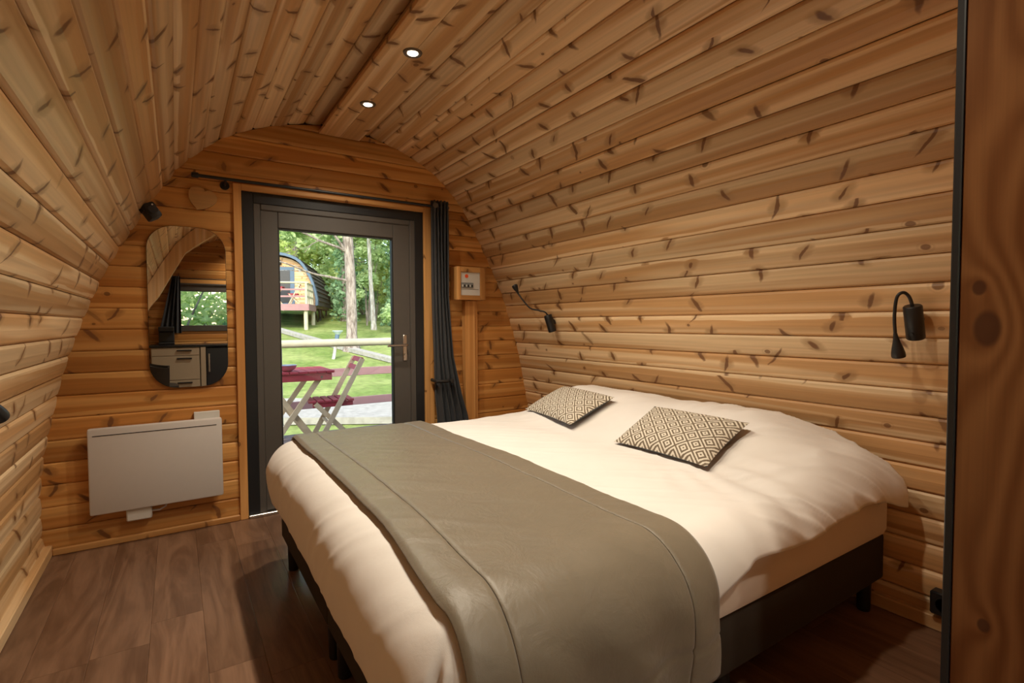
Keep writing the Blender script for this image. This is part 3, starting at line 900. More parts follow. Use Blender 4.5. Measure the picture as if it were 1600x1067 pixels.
reading_lamp('black reading lamp at the left wall, only its head in view', (-.455, 1.76, 1.06), (.25, 0, .96),
             [(-.415, 1.767, 1.15), (-.40, 1.79, 1.165), (-.40, 1.82, 1.13), (-.42, 1.845, 1.08), (-.425, 1.865, 1.02), (-.408, 1.935, .945)], .09, (.94, 0, -.34))

# small black cube device with a lens on the left wall, gives no light
sp = empty('wall_device', (-.11, 3.36, 1.78)); tag(sp, 'small black cube device with a lens fixed high on the left wall above the mirror', 'spotlight')
R3 = Matrix.Rotation(math.radians(-32), 3, 'Y') @ Matrix.Rotation(math.radians(20), 3, 'Z')
def rotbox(c, dims, R, b=.006):
    m = MB().box(-dims[0] / 2, dims[0] / 2, -dims[1] / 2, dims[1] / 2, -dims[2] / 2, dims[2] / 2, b)
    m.v = [R @ v + Vector(c) for v in m.v]; return m
rotbox((-.098, 3.36, 1.80), (.062, .075, .085), R3, .012).build('housing', M['black_soft'], sp, True)
rotbox((-.135, 3.36, 1.822), (.03, .05, .06), R3, .004).build('mount', M['black_soft'], sp, True)
fw = R3 @ Vector((0, -1, 0))
cc = Vector((-.098, 3.36, 1.80)) + fw * .038
MB().tube([cc, cc + fw * .005], [.022, .022], 20).build('lens', M['fridge'], sp, True)
cc2 = cc + R3 @ Vector((.012, 0, .024)); MB().tube([cc2, cc2 + fw * .004], [.004, .004], 10).build('indicator', M['white_plastic'], sp, True)

# socket
so = empty('wall_socket', (2.44, .70, .10)); tag(so, 'black surface-mounted socket low on the right wall next to the partition', 'socket')
MB().box(2.405, 2.455, .655, .745, .075, .165, .006).build('case', M['black_soft'], so, True)
m = MB().lathe([(.030, -.001), (.030, .001), (.026, .001), (.026, -.001)], (2.404, .70, .12), 'x', 20); m.build('insert', M['gasket'], so, True)

# ------------------------------------------------------------------ bed
BX0, BX1, BY0, BY1 = .412, 2.40, .895, 2.715
bed = empty('double_bed', ((BX0 + BX1) / 2, (BY0 + BY1) / 2, 0)); tag(bed, 'dark brown box spring double bed base on black legs', 'bed')
ym = (BY0 + BY1) / 2
for a, b in ((BY0, ym - .002), (ym + .002, BY1)):
    MB().box(BX0, BX1, a, b, .150, .335, .012).build('box_spring', M['box_cloth'], bed, True)
for lx in (.455, 1.40, 2.37):
    for ly in (.955, ym - .06, ym + .06, 2.655):
        MB().lathe([(.022, 0), (.024, .006), (.027, .150)], (lx, ly, 0), n=18).build('leg', M['black'], bed, True)
mt = MB().box(BX0 + .01, BX1 - .005, BY0 - .02, BY1 + .02, .336, .556, .035).build('mattress', M['sheet'], None, True)
tag(mt, 'thick mattress in a smooth pale fitted sheet on the box spring base', 'mattress')

XE, RX = .50, .15          # foot edge roll
YN, RN = .955, .145        # near side roll
YF, RF = 2.66, .13         # far side roll
def roll(s, r, tuck):
    if s <= 0: return 0.0, 0.0
    if s < r * PI / 2: return r * math.sin(s / r), r * (1 - math.cos(s / r))
    q = s - r * PI / 2
    return r - tuck * q * q, r + q
def top_z(x, y):
    z = .626
    e = sstep(.80, 1.32, y) * (1 - sstep(2.42, 2.74, y))
    m = .175 * sstep(1.62, 2.10, x) * ((.30 if y < 1.8 else .04) + (.70 if y < 1.8 else .96) * e)
    m *= 1 - .08 * math.exp(-((y - 1.80) / .13) ** 2) * 1
    m -= .03 * sstep(2.18, 2.36, x)
    z += m
    z += .012 * math.exp(-((x - 1.0) / .7) ** 2 - ((y - 1.8) / .6) ** 2)
    return z
def drape(a, b, noisy=1.0):
    """a: flat coordinate along x, b: flat coordinate along y"""
    x, dx = a, 0.0
    if a < XE:
        o_, dx = roll(XE - a, RX, 1.0); x = XE - o_
    y, dy = b, 0.0
    if b < YN:
        o_, dy = roll(YN - b, RN, .25); y = YN - o_
    elif b > YF:
        o_, dy = roll(b - YF, RF, .3); y = YF + o_
    zt = top_z(max(x, XE), min(max(y, .80), 2.8))
    d = (dx ** 2.6 + dy ** 2.6) ** (1 / 2.6)
    # pull the corner in so that it rounds
    if dx > 0 and dy > 0:
        cpull = min(dx, dy) * .42
        th_ = math.atan2(dy, dx); pl_ = .016 * math.sin(th_ * 11 + 1.0) * sstep(.02, .12, min(dx, dy))
        if noisy: cpull += pl_
        x += cpull; y += cpull if b < YN else -cpull
    z = zt - d
    if noisy:
        n1 = noise.noise(Vector((a * 3.1, b * 3.1, 3.7)))
        n2 = noise.noise(Vector((a * 7.5 + 4, b * 7.5, 9.1)))
        side = sstep(1.15, .85, b) if False else (1 - sstep(.82, 1.25, b))
        ang = a * 21 + b * 3 + 3 * noise.noise(Vector((a * 2.2, b * 1.1, 1.0)))
        fold = math.sin(ang) * .15 + .7 * noise.noise(Vector((a * 17 + b * 3, b * 1.6, 2.0)))
        rightside = sstep(1.15, 1.7, a)
        w = noisy * (.010 * n1 + .003 * n2 + .010 * fold * side * rightside)
        # soft creases radiating from the pillow to the near corner
        r_ = math.hypot(a - 1.75, b - 1.55); th = math.atan2(b - 1.55, a - 1.75)
        w += noisy * .006 * math.sin(th * 26 + 2 * n1) * sstep(.18, .6, r_) * (1 - sstep(1.55, 1.75, b)) * sstep(1.3, 1.7, a)
        # fine creases running toward the near head corner
        q_ = (a + b * 1.15); p_ = (a - b)
        rid = 1 - 2.2 * abs(noise.noise(Vector((q_ * 9.0, p_ * 1.5, 5.5)))); rid2 = 1 - 2.2 * abs(noise.noise(Vector((q_ * 17.0, p_ * 2.4, 8.5))))
        w += noisy * (.0065 * max(0, rid) ** 2 + .0035 * max(0, rid2) ** 2) * sstep(1.35, 1.75, a) * (1 - sstep(1.1, 1.7, b))
        w += noisy * .003 * max(0, rid) ** 2
        z += w * (1 - .65 * sstep(.04, .14, d))
        y += (-1 if b < YN else 1) * w * .9 * sstep(.02, .12, dy)
        x -= w * 1.2 * sstep(.04, .14, dx)
    return Vector((x, y, z))
def near_hang(a):
    # how far the duvet reaches down on the near side
    h = interp(a, [0.0, 1.02, 1.18, 1.35, 2.0, 2.2, 2.34], [.36, .36, .235, .185, .205, .235, .25])
    return h + .004 * math.sin(a * 17) * sstep(1.2, 1.4, a)
NA, NB = 260, 230
vs = []; fs = []
A0, A1 = XE - .37, 2.345
for i in range(NA + 1):
    a = A0 + (A1 - A0) * i / NA
    bl = YN - near_hang(a) ; br = YF + .30
    for j in range(NB + 1):
        b = bl + (br - bl) * j / NB
        vs.append(drape(a, b))
for i in range(NA):
    for j in range(NB):
        q = i * (NB + 1) + j; fs.append((q, q + NB + 1, q + NB + 2, q + 1))
# hug the curved head wall
for v in vs:
    lim = CX + hw(max(.2, v.z)) - .03
    if v.x > lim: v.x = lim
dv = MB().add(vs, fs).build('duvet', M['duvet'], None, True, fix=False)
md = dv.modifiers.new('thickness', 'SOLIDIFY'); md.thickness = .034; md.offset = -1.0
md.use_rim = True
tag(dv, 'puffy cream white duvet covering the bed and the pillow mounds', 'duvet')

# runner
RA0, RA1 = .475, 1.145
NA, NB = 170, 200
bl, br = YN - .40, YF + .28
vs = []; fs = []
for i in range(NA + 1):
    for j in range(NB + 1):
        b = bl + (br - bl) * j / NB
        skew = -.055 * sstep(1.5, .75, b) if False else -.05 * (1 - sstep(.7, 1.5, b))
        a = RA0 + (RA1 - RA0) * i / NA
        ax_ = a + skew * (1 - (a - RA0) / (RA1 - RA0)) + .0 * b
        p = drape(ax_, b, .55)
        pa = drape(ax_ + .01, b, 0); pb = drape(ax_, b + .01, 0); p0 = drape(ax_, b, 0)
        nn = (pa - p0).cross(pb - p0).normalized()
        off = .016
        for sa in (RA0 + .10, RA1 - .105):
            off -= .0045 * math.exp(-((a - sa) / .0055) ** 2)
        hem = bl + .095
        off -= .0045 * math.exp(-((b - hem) / .0065) ** 2)
        # gathered folds on the hanging front
        hang = 1 - sstep(.62, .85, b)
        off += hang * (.010 + .012 * math.sin(a * 31 + 1.1 * math.sin(b * 9)) * sstep(.56, .66, a))
        edge = min(a - RA0, RA1 - a)
        off -= .006 * (1 - sstep(0, .012, edge))
        vs.append(p + nn * off)
for i in range(NA):
    for j in range(NB):
        q = i * (NB + 1) + j; fs.append((q, q + NB + 1, q + NB + 2, q + 1))
rn = MB().add(vs, fs).build('bed_runner', M['runner'], None, True, fix=False)
md = rn.modifiers.new('thickness', 'SOLIDIFY'); md.thickness = .010; md.offset = 1.0
tag(rn, 'taupe satin quilted runner laid across the foot of the bed', 'bed runner')

# cushions
def cushion(label, c, e1, e2, w, h, th):
    """c centre, e1 along the width, e2 along the height"""
    e1 = Vector(e1).normalized(); e2 = Vector(e2); e2 = (e2 - e1 * e2.dot(e1)).normalized(); e3 = e1.cross(e2)
    if e3.z < 0: e3 = -e3
    o = empty('patterned_cushion', c); tag(o, label, 'cushion', 'patterned cushions on the duvet')
    n1, n2 = 40, 28
    for nm, sgn, mat in (('front_cover', 1, M['ikat']), ('back_cover', -1, M['cushion_back'])):
        vs = []; fs = []; uvs = []
        for i in range(n1 + 1):
            for j in range(n2 + 1):
                u = -1 + 2 * i / n1; v = -1 + 2 * j / n2
                pu = u * (1 - .045 * (1 - v * v)); pv = v * (1 - .06 * (1 - u * u))
                t_ = th / 2 * max(0, (1 - abs(u) ** 2.6)) ** .55 * max(0, (1 - abs(v) ** 2.6)) ** .55
                t_ *= 1 + .05 * noise.noise(Vector((u * 2 + c[1] * 5, v * 2, sgn)))
                vs.append(e1 * pu * w / 2 + e2 * pv * h / 2 + e3 * sgn * t_); uvs.append(((u + 1) / 2, (v + 1) / 2))
        for i in range(n1):
            for j in range(n2):
                q = i * (n2 + 1) + j; fs.append((q, q + n2 + 1, q + n2 + 2, q + 1))
        me = mesh_of(nm, vs, fs, mat, True)
        uvl = me.uv_layers.new(name='UVMap')
        for lp in me.loops: uvl.data[lp.index].uv = uvs[lp.vertex_index]
        link(nm, me, o)
    return o
cushion('grey and cream diamond-patterned cushion nearer the camera on the duvet', (1.80, 1.45, .722), (-.02, -1, 0), (.24, 0, .125), .50, .30, .095)
cushion('grey and cream diamond-patterned cushion farther away, toward the fuse box', (1.86, 2.27, .738), (-.10, -.6, 0), (.26, .045, .115), .54, .30, .095)

# ------------------------------------------------------------------ kitchen end (seen in the mirror)
win = empty('window_1', (.935, Y_REAR, 1.10)); tag(win, 'wide kitchen window in a dark frame, seen in the mirror', 'window', kind='structure')
for nm, a in (('frame', (.0, .055, 1.10, 1.79)), ('frame', (1.815, 1.87, 1.10, 1.79)), ('frame', (.055, 1.815, 1.675, 1.79)), ('frame', (.055, 1.815, 1.10, 1.185))):
    MB().box(a[0], a[1], Y_REAR - .09, Y_REAR + .012, a[2], a[3], .004).build(nm, M['frame'], win)
MB().box(.92, .95, Y_REAR - .06, Y_REAR - .02, 1.185, 1.675, .003).build('mullion', M['frame'], win)
MB().box(.055, 1.815, Y_REAR - .043, Y_REAR - .037, 1.185, 1.675).build('pane', M['glass'], win)
t = empty('kitchen_curtain_rod', (.9, Y_REAR + .07, 1.85)); tag(t, 'thin black rod above the kitchen window, seen in the mirror', 'curtain rod')
MB().tube([(-.06, Y_REAR + .07, 1.85), (1.9, Y_REAR + .07, 1.85)], .008, 10).build('rod', M['black'], t, True)
for bx_ in (-.03, 1.86):
    MB().tube([(bx_, Y_REAR + .07, 1.85), (bx_, Y_REAR + .004, 1.85)], .006, 8).build('bracket', M['black'], t, True)
curtain('kitchen_curtain', 'short charcoal curtain drawn aside at the kitchen window, seen in the mirror', 1.88, 1.075,
        lambda z: (interp(z, [1.07, 1.88], [-.21, -.03]), .06), Y_REAR + .07, 4, .028)

wt = MB().box(-.30, 2.0, Y_REAR + .005, -1.10, .895, .925, .004).build('worktop', M['worktop']); tag(wt, 'black kitchen worktop below the rear window', 'worktop')
cab = empty('drawer_cabinet', (0, -1.4, 0)); tag(cab, 'beige kitchen drawer cabinet with black handles, seen in the mirror', 'cabinet')
MB().box(-.28, .262, Y_REAR + .02, -1.13, .0, .893, .003).build('body', M['beige'], cab)
for z0_, z1_ in ((.785, .885), (.46, .778), (.08, .453)):
    d_ = MB().box(-.275, .258, -1.13, -1.112, z0_, z1_, .003).build('drawer', M['beige'], cab)
    MB().box(.0, .17, -1.112, -1.088, z1_ - .04, z1_ - .025, .003).build('handle', M['black'], d_)
pnl = MB().box(.27, .33, Y_REAR + .02, -1.105, 0, .893, .003).build('upright_panel', M['beige']); tag(pnl, 'narrow beige upright panel between drawers and dark fridge', 'side panel')
fr = empty('undercounter_fridge', (.6, -1.4, 0)); tag(fr, 'dark undercounter fridge beside the beige drawers, seen in the mirror', 'fridge')
MB().box(.335, .90, Y_REAR + .03, -1.16, .02, .888, .004).build('body', M['fridge'], fr)
MB().box(.338, .897, -1.16, -1.12, .05, .880, .006).build('door', M['fridge'], fr)
MB().box(.36, .38, -1.12, -1.095, .55, .80, .004).build('handle', M['steel'], fr)
cab2 = empty('cupboard', (1.4, -1.4, 0)); tag(cab2, 'beige kitchen cupboard at the right of the fridge', 'cabinet')
MB().box(.91, 1.98, Y_REAR + .02, -1.13, .0, .893, .003).build('body', M['beige'], cab2)
for a in (.915, 1.45):
    d_ = MB().box(a, a + .525, -1.13, -1.112, .06, .885, .003).build('door', M['beige'], cab2)
    MB().box(a + .18, a + .35, -1.112, -1.088, .83, .845, .003).build('handle', M['black'], d_)
cof = empty('coffee_machine', (-.10, -1.45, .925)); tag(cof, 'black coffee machine on the worktop below the kitchen curtain', 'coffee machine')
MB().box(-.20, -.02, -1.62, -1.30, .926, .955, .006).build('base', M['black_soft'], cof)
MB().box(-.20, -.02, -1.62, -1.48, .955, 1.10, .010).build('tank', M['fridge'], cof)
MB().box(-.20, -.02, -1.62, -1.32, 1.10, 1.17, .012).build('head', M['black_soft'], cof)
ch = empty('tub_chair', (-.2, -.55, 0)); tag(ch, 'dark rounded tub chair in front of the beige drawers, seen in the mirror', 'chair')
vs = []; fs = []
for i in range(25):
    a = math.radians(60 + 240 * i / 24)
    hh = .78 - .10 * abs(math.sin((i / 24 - .5) * PI)) ** 2
    for r_, z_ in ((.20, .40), (.235, .40), (.245, hh), (.205, hh)):
        vs.append((-.2 + r_ * math.cos(a), -.55 + r_ * math.sin(a), z_))
for i in range(24):
    for k in range(4):
        a = i * 4 + k; b = i * 4 + (k + 1) % 4; fs.append((a, b, b + 4, a + 4))
fs += [(0, 1, 2, 3), (96, 99, 98, 97)]
MB().add(vs, fs).build('backrest', M['box_cloth'], ch, True)
MB().lathe([(.19, .38), (.215, .40), (.215, .45), (.19, .47)], (-.2, -.55, 0), n=28).build('seat', M['box_cloth'], ch, True)
for sx in (-1, 1):
    for sy in (-1, 1):
        MB().tube([(-.2 + sx * .12, -.55 + sy * .12, .39), (-.2 + sx * .16, -.55 + sy * .16, 0)], [.016, .011], 10).build('leg', M['black'], ch, True)

# ------------------------------------------------------------------ outside: ground, paths, deck, railing
def ground_z(x, y):
    if y < 8.0: base = -.6
    else: base = -.6 + .105 * (y - 8.0)
    if y > 30: base += .05 * (y - 30)
    if y > 5: base += .05 * noise.noise(Vector((x * .25, y * .25, 0)))
    if y < 3: base = -.6
    return base
vs = []; fs = []
NX, NY = 60, 90
gx0, gx1, gy0, gy1 = -45, 55, -40, 75
for i in range(NX + 1):
    for j in range(NY + 1):
        x_ = gx0 + (gx1 - gx0) * i / NX; y_ = gy0 + (gy1 - gy0) * j / NY
        vs.append((x_, y_, ground_z(x_, y_)))
for i in range(NX):
    for j in range(NY):
        q = i * (NY + 1) + j; fs.append((q, q + NY + 1, q + NY + 2, q + 1))
gr = MB().add(vs, fs).build('ground', M['grass'], None, True, fix=False)
tag(gr, 'sloping green lawn outside the glazed door', 'lawn', kind='structure')
def ribbon(name, label, pts, w, mat):
    vs = []; fs = []
    fine = []
    for i in range(len(pts) - 1):
        for k in range(8):
            t_ = k / 8; fine.append((pts[i][0] + (pts[i + 1][0] - pts[i][0]) * t_, pts[i][1] + (pts[i + 1][1] - pts[i][1]) * t_))
    fine.append(pts[-1])
    for i, p in enumerate(fine):
        q = fine[min(i + 1, len(fine) - 1)]; r_ = fine[max(i - 1, 0)]
        d_ = Vector((q[0] - r_[0], q[1] - r_[1])).normalized(); n_ = Vector((-d_.y, d_.x))
        for s_ in (-1, -.5, 0, .5, 1):
            x_, y_ = p[0] + n_.x * s_ * w / 2, p[1] + n_.y * s_ * w / 2
            vs.append((x_, y_, max(ground_z(x_, y_), GZ_mesh(x_, y_)) + .018))
    for i in range(len(fine) - 1):
        for k in range(4):
            a = i * 5 + k; fs.append((a, a + 1, a + 6, a + 5))
    o_ = MB().add(vs, fs).build(name, mat, None, False, fix=False)
    md_ = o_.modifiers.new('depth', 'SOLIDIFY'); md_.thickness = .12; md_.offset = -1
    tag(o_, label, 'path', kind='structure')
def GZ_mesh(x_, y_):
    # height of the tessellated lawn under a point
    fx = (x_ - gx0) / (gx1 - gx0) * NX; fy = (y_ - gy0) / (gy1 - gy0) * NY
    i, j = int(fx), int(fy); u, v = fx - i, fy - j
    g = lambda a, b: ground_z(gx0 + (gx1 - gx0) * a / NX, gy0 + (gy1 - gy0) * b / NY)
    return (g(i, j) * (1 - u) + g(i + 1, j) * u) * (1 - v) + (g(i, j + 1) * (1 - u) + g(i + 1, j + 1) * u) * v
ribbon('gravel_path', 'pale gravel path just beyond the terrace railing', [(-8, 10.6), (-2, 10.1), (1.6, 9.75), (3.3, 9.1), (6, 8.2), (12, 6.5)], 1.3, M['gravel'])
ribbon('footpath', 'narrow pale path winding up the lawn past the pine', [(-2, 26), (1.8, 23.6), (3.4, 22.2), (4.15, 18.6), (4.75, 16.4), (5.25, 14.4), (6.3, 11.5), (8, 9)], .27, M['gravel'])

# pod terrace
deck = empty('terrace_deck', (1, 4.8, -.05)); tag(deck, 'wooden terrace deck in front of the glazed door', 'deck')
k = 0; y_ = 3.66
dme = None
while y_ < 6.0:
    MB().box(-1.2, 3.4, y_, y_ + .135, -.055, -.028, .003).build('deck_board', M['deckwood'], deck); y_ += .142
for x_ in (-1.1, 1.0, 3.2):
    MB().box(x_, x_ + .07, 3.7, 6.0, -.2, -.056).build('joist', M['deckwood'], deck)
for x_ in (-1.1, 1.0, 3.2):
    for yy in (3.8, 5.9):
        MB().box(x_ - .02, x_ + .09, yy - .05, yy + .05, -.65, -.2).build('deck_post', M['log'], deck)
rail = empty('terrace_railing', (1, 5.93, -.03)); tag(rail, 'log and board railing at the edge of the terrace', 'railing')
MB().tube([(-1.2, 5.93, .985), (.5, 5.93, .982), (3.4, 5.93, .988)], [.046, .043, .047], 14).build('top_rail', M['log'], rail, True)
for zc in (.645, .305):
    MB().box(-1.2, 3.4, 5.945, 5.97, zc - .045, zc + .045, .004).build('board', M['mauve_wood'], rail)
for x_ in (-1.15, .90, 3.3):
    MB().tube([(x_, 5.90, -.027), (x_, 5.90, .945)], .038, 12).build('post', M['log'], rail, True)

# ------------------------------------------------------------------ folding furniture
def make_chair():
    o = empty('folding_chair', (0, 0, 0))
    for sy in (-1, 1):
        MB().bar((.235, sy * .185, .83), (-.20, sy * .185, 0), .022, .042, (1, 0, .4)).build('back_rail', M['leg_wood'], o)
        MB().bar((-.17, sy * .158, .445), (.24, sy * .158, 0), .022, .042, (1, 0, .4)).build('leg', M['leg_wood'], o)
    for f_ in (.985, .90):
        x_ = -.20 + .435 * f_; z_ = .83 * f_
        MB().bar((x_, -.174, z_), (x_, .174, z_), .045, .016, (.88, 0, -.46)).build('back_slat', M['red_wood'], o)
    for i in range(6):
        x_ = -.215 + i * .064
        MB().box(x_, x_ + .052, -.172, .172, .452, .470, .002).build('seat_slat', M['red_wood'], o)
    for sy in (-1, 1):
        MB().box(-.19, .15, sy * .150 - .010, sy * .150 + .010, .410, .452, .002).build('seat_rail', M['red_wood'], o)
    MB().bar((-.06, -.185, .266), (-.06, .185, .266), .02, .02).build('stretcher', M['leg_wood'], o)
    MB().bar((.11, -.158, .14), (.11, .158, .14), .02, .03).build('stretcher', M['leg_wood'], o)
    return o
def make_table():
    o = empty('folding_table', (0, 0, 0))
    for i in range(9):
        x_ = -.36 + i * .0805
        MB().box(x_, x_ + .072, -.29, .29, .720, .740, .002).build('top_slat', M['red_wood'], o)
    for sy in (-1, 1):
        MB().box(-.33, .335, sy * .265 - .011, sy * .265 + .011, .655, .720, .002).build('apron', M['red_wood'], o)
        MB().lathe([(.011, -.003), (.011, .003)], (.24, sy * .278, .685), 'y', 12).build('bolt', M['steel'], o)
        MB().bar((.25, sy * .235, .70), (-.27, sy * .235, 0), .024, .045, (1, 0, .4)).build('leg', M['leg_wood'], o)
        MB().bar((-.25, sy * .205, .70), (.27, sy * .205, 0), .024, .045, (1, 0, .4)).build('leg', M['leg_wood'], o)
    MB().bar((-.13, -.235, .19), (-.13, .235, .19), .022, .03).build('stretcher', M['leg_wood'], o)
    return o
def copy_tree(o, parent=None):
    c = o.copy(); COL.objects.link(c); c.parent = parent
    for chd in list(o.children): copy_tree(chd, c)
    return c
tb = make_table(); cr = make_chair()
tables = 'red folding bistro tables'; chairs = 'red folding bistro chairs'
tb.location = (.90, 5.30, -.028); tag(tb, 'red slatted folding bistro table on the near terrace', 'table', tables)
cr.location = (1.27, 5.16, -.028); cr.rotation_euler.z = math.radians(-4); cr.scale = (1.08, 1.0, 1.07); tb.scale = (1, 1, 1.06); tag(cr, 'red slatted folding chair with crossed wooden legs at the near bistro table', 'chair', chairs)
bw = MB().lathe([(.035, .0), (.04, .004), (.07, .025), (.086, .058), (.087, .060), (.083, .058), (.066, .03), (.03, .012)], (.855, 5.12, .7575), n=28).build('metal_bowl', M['steel'], None, True)
tag(bw, 'small round metal bowl on the near bistro table', 'bowl')

# ------------------------------------------------------------------ the pod up the slope
PODC = Vector((3.98, 25.0, 2.02)); PODR = -math.radians(20)
pod = empty('camping_pod', PODC, PODR); pod.scale = (.94, .94, .89); tag(pod, 'arched wooden camping pod on stilts up the slope, seen through the door', 'cabin')
pz = [0, .3, .7, 1.06, 1.43, 1.70, 1.9, 2.1, 2.24, 2.35, 2.42, 2.46]
pwid = [1.55, 1.56, 1.49, 1.40, 1.27, 1.135, 1.02, .87, .70, .47, .25, 0]
arcp = [(w, z) for w, z in zip(pwid, pz)]
full = [(w, z) for w, z in arcp] + [(-w, z) for w, z in reversed(arcp[:-1])]
def scl(p, k): return [(x_ * k, .0 + z_ * k) for x_, z_ in p]
# facade boards
for k in range(16):
    za, zb = k * .155, min((k + 1) * .155, 2.45)
    wa = interp(za, pz, pwid); wb = interp(zb, pz, pwid)
    if za > 2.44: break
    MB().prism([(-wa, za + .004), (wa, za + .004), (wb, zb - .004), (-wb, zb - .004)], 0, .05).build('facade_board', M['pine'], pod, local=True)
MB().strip(scl(full, 1.02), [(x_ * 1.09, z_ * 1.075) for x_, z_ in full], -.35, -.02).build('front_arch', M['blue_grey'], pod, local=True)
MB().strip(scl(full, 1.02), [(x_ * 1.06, z_ * 1.05) for x_, z_ in full], -.02, 5.6).build('roof_shell', M['dark_shell'], pod, local=True)
# shingle courses
for sd_ in (-1, 1):
    s_list = list(range(len(arcp)))
    tot = 14
    L_ = [0]
    for i in range(1, len(arcp)): L_.append(L_[-1] + math.hypot(arcp[i][0] - arcp[i - 1][0], arcp[i][1] - arcp[i - 1][1]))
    for k in range(tot):
        s0, s1 = L_[-1] * k / tot, L_[-1] * (k + 1) / tot
        w0 = interp(s0, L_, pwid); z0 = interp(s0, L_, pz); w1 = interp(s1, L_, pwid); z1 = interp(s1, L_, pz)
        a = (sd_ * w0 * 1.115, z0 * 1.085); b = (sd_ * w1 * 1.075, z1 * 1.065); c = (sd_ * w1 * 1.055, z1 * 1.045); d = (sd_ * w0 * 1.055, z0 * 1.045)
        MB().prism([a, b, c, d], -.02, 5.6).build('shingle_course', M['shingle'], pod, local=True)
# door
MB().box(-.62, .62, -.03, .04, 0, 1.95).build('door_frame', M['blue_grey'], pod, local=True)
MB().box(-.42, .42, -.05, -.03, .15, 1.75).build('door_glass', M['fridge'], pod, local=True)
MB().box(.20, .34, -.10, -.03, 2.14, 2.30).build('porch_lamp', M['black'], pod, local=True) if False else MB().lathe([(.05, 0), (.07, .05), (.06, .18), (.03, .22)], (0, -.08, 2.05), n=12).build('porch_lamp', M['black'], pod, local=True)
MB().box(.82, .94, -.05, 0, 1.72, 1.84).build('wall_vent', M['white_plastic'], pod, local=True)
# deck
MB().box(-1.75, 1.55, -2.25, 5.6, -.12, -.02).build('deck_floor', M['deckwood'], pod, local=True)
MB().box(-1.75, 1.55, -2.28, -2.25, -.30, .0).build('deck_skirt', M['mauve_wood'], pod, local=True)
MB().box(1.55, 1.58, -2.25, 0, -.30, .0).build('deck_skirt', M['mauve_wood'], pod, local=True)
for x_, y_ in ((-1.6, -2.1), (-.45, -2.1), (1.42, -2.1), (-1.6, 0), (1.42, .1), (1.42, 2.6), (1.42, 5.2), (-1.6, 5.2)):
    zb_ = -1.35 if y_ < 1 else -1.0
    if y_ > 4: zb_ = -.75
    MB().tube([(x_, y_, -.12), (x_, y_, zb_)], .09 if y_ < 1 else .05, 10).build('stilt', M['log'] if y_ < 1 else M['black'], pod, True, local=True)
for a in ((.6, 1.9), (1.9, 3.1), (3.1, 4.4)):
    MB().bar((1.42, a[0], -.15), (1.42, a[1], -.95), .05, .05).build('cross_brace', M['black'], pod, local=True)
for x_ in (-1.65, -.52, 1.46):
    MB().box(x_ - .045, x_ + .045, -2.22, -2.13, 0, .98).build('rail_post', M['log'], pod, local=True)
for y_ in (-1.55, -.9, -.3):
    MB().box(1.42, 1.50, y_ - .04, y_ + .04, 0, 1.05 if y_ > -1.5 else .98).build('rail_post', M['log'], pod, local=True)
MB().tube([(-1.75, -2.18, 1.0), (1.55, -2.18, 1.0)], .045, 10).build('top_rail', M['log'], pod, True, local=True)
MB().tube([(1.46, -2.2, 1.0), (1.46, -.05, 1.0)], .045, 10).build('top_rail', M['log'], pod, True, local=True)
for z_ in (.36, .68):
    MB().box(-1.7, 1.5, -2.17, -2.14, z_ - .04, z_ + .04).build('rail_board', M['mauve_wood'], pod, local=True)
    MB().box(1.45, 1.48, -2.2, -.1, z_ - .04, z_ + .04).build('rail_board', M['log'], pod, local=True)
RP = Matrix.Rotation(PODR, 3, 'Z')
for i, (lx, ly, rz, lb) in enumerate(((-.75, -1.2, 0, 'red folding chair left of the table on the far pod deck'), (.75, -1.15, PI, 'red folding chair right of the table on the far pod deck'))):
    c = copy_tree(cr); p = PODC + RP @ Vector((lx, ly, 0)); c.location = (p.x, p.y, p.z - .02); c.rotation_euler.z = PODR + (PI if i == 0 else 0); c['label'] = lb
c = copy_tree(tb); p = PODC + RP @ Vector((0.0, -1.2, 0)); c.location = (p.x, p.y, p.z - .02); c.rotation_euler.z = PODR; c['label'] = 'red folding bistro table on the far pod deck'

# ------------------------------------------------------------------ lawn lamp
gzv = GZ_mesh(3.8, 15.3)
ll = empty('garden_lamp', (3.8, 15.3, gzv)); tag(ll, 'leaning wooden post garden lamp on the lawn in front of the pine', 'garden lamp')
MB().tube([(3.79, 15.3, gzv - .1), (3.90, 15.3, gzv + .50)], [.05, .045], 10).build('post', M['bark_pale'], ll, True)
MB().tube([(3.90, 15.3, gzv + .50), (3.935, 15.3, gzv + .72)], [.062, .062], 12).build('collar', M['blue_grey'], ll, True)
m = MB().lathe([(.06, 0), (.12, .07), (.15, .10), (.15, .115)], (3.94, 15.3, gzv + .71), n=16).build('lamp_head', M['solar'], ll, True)

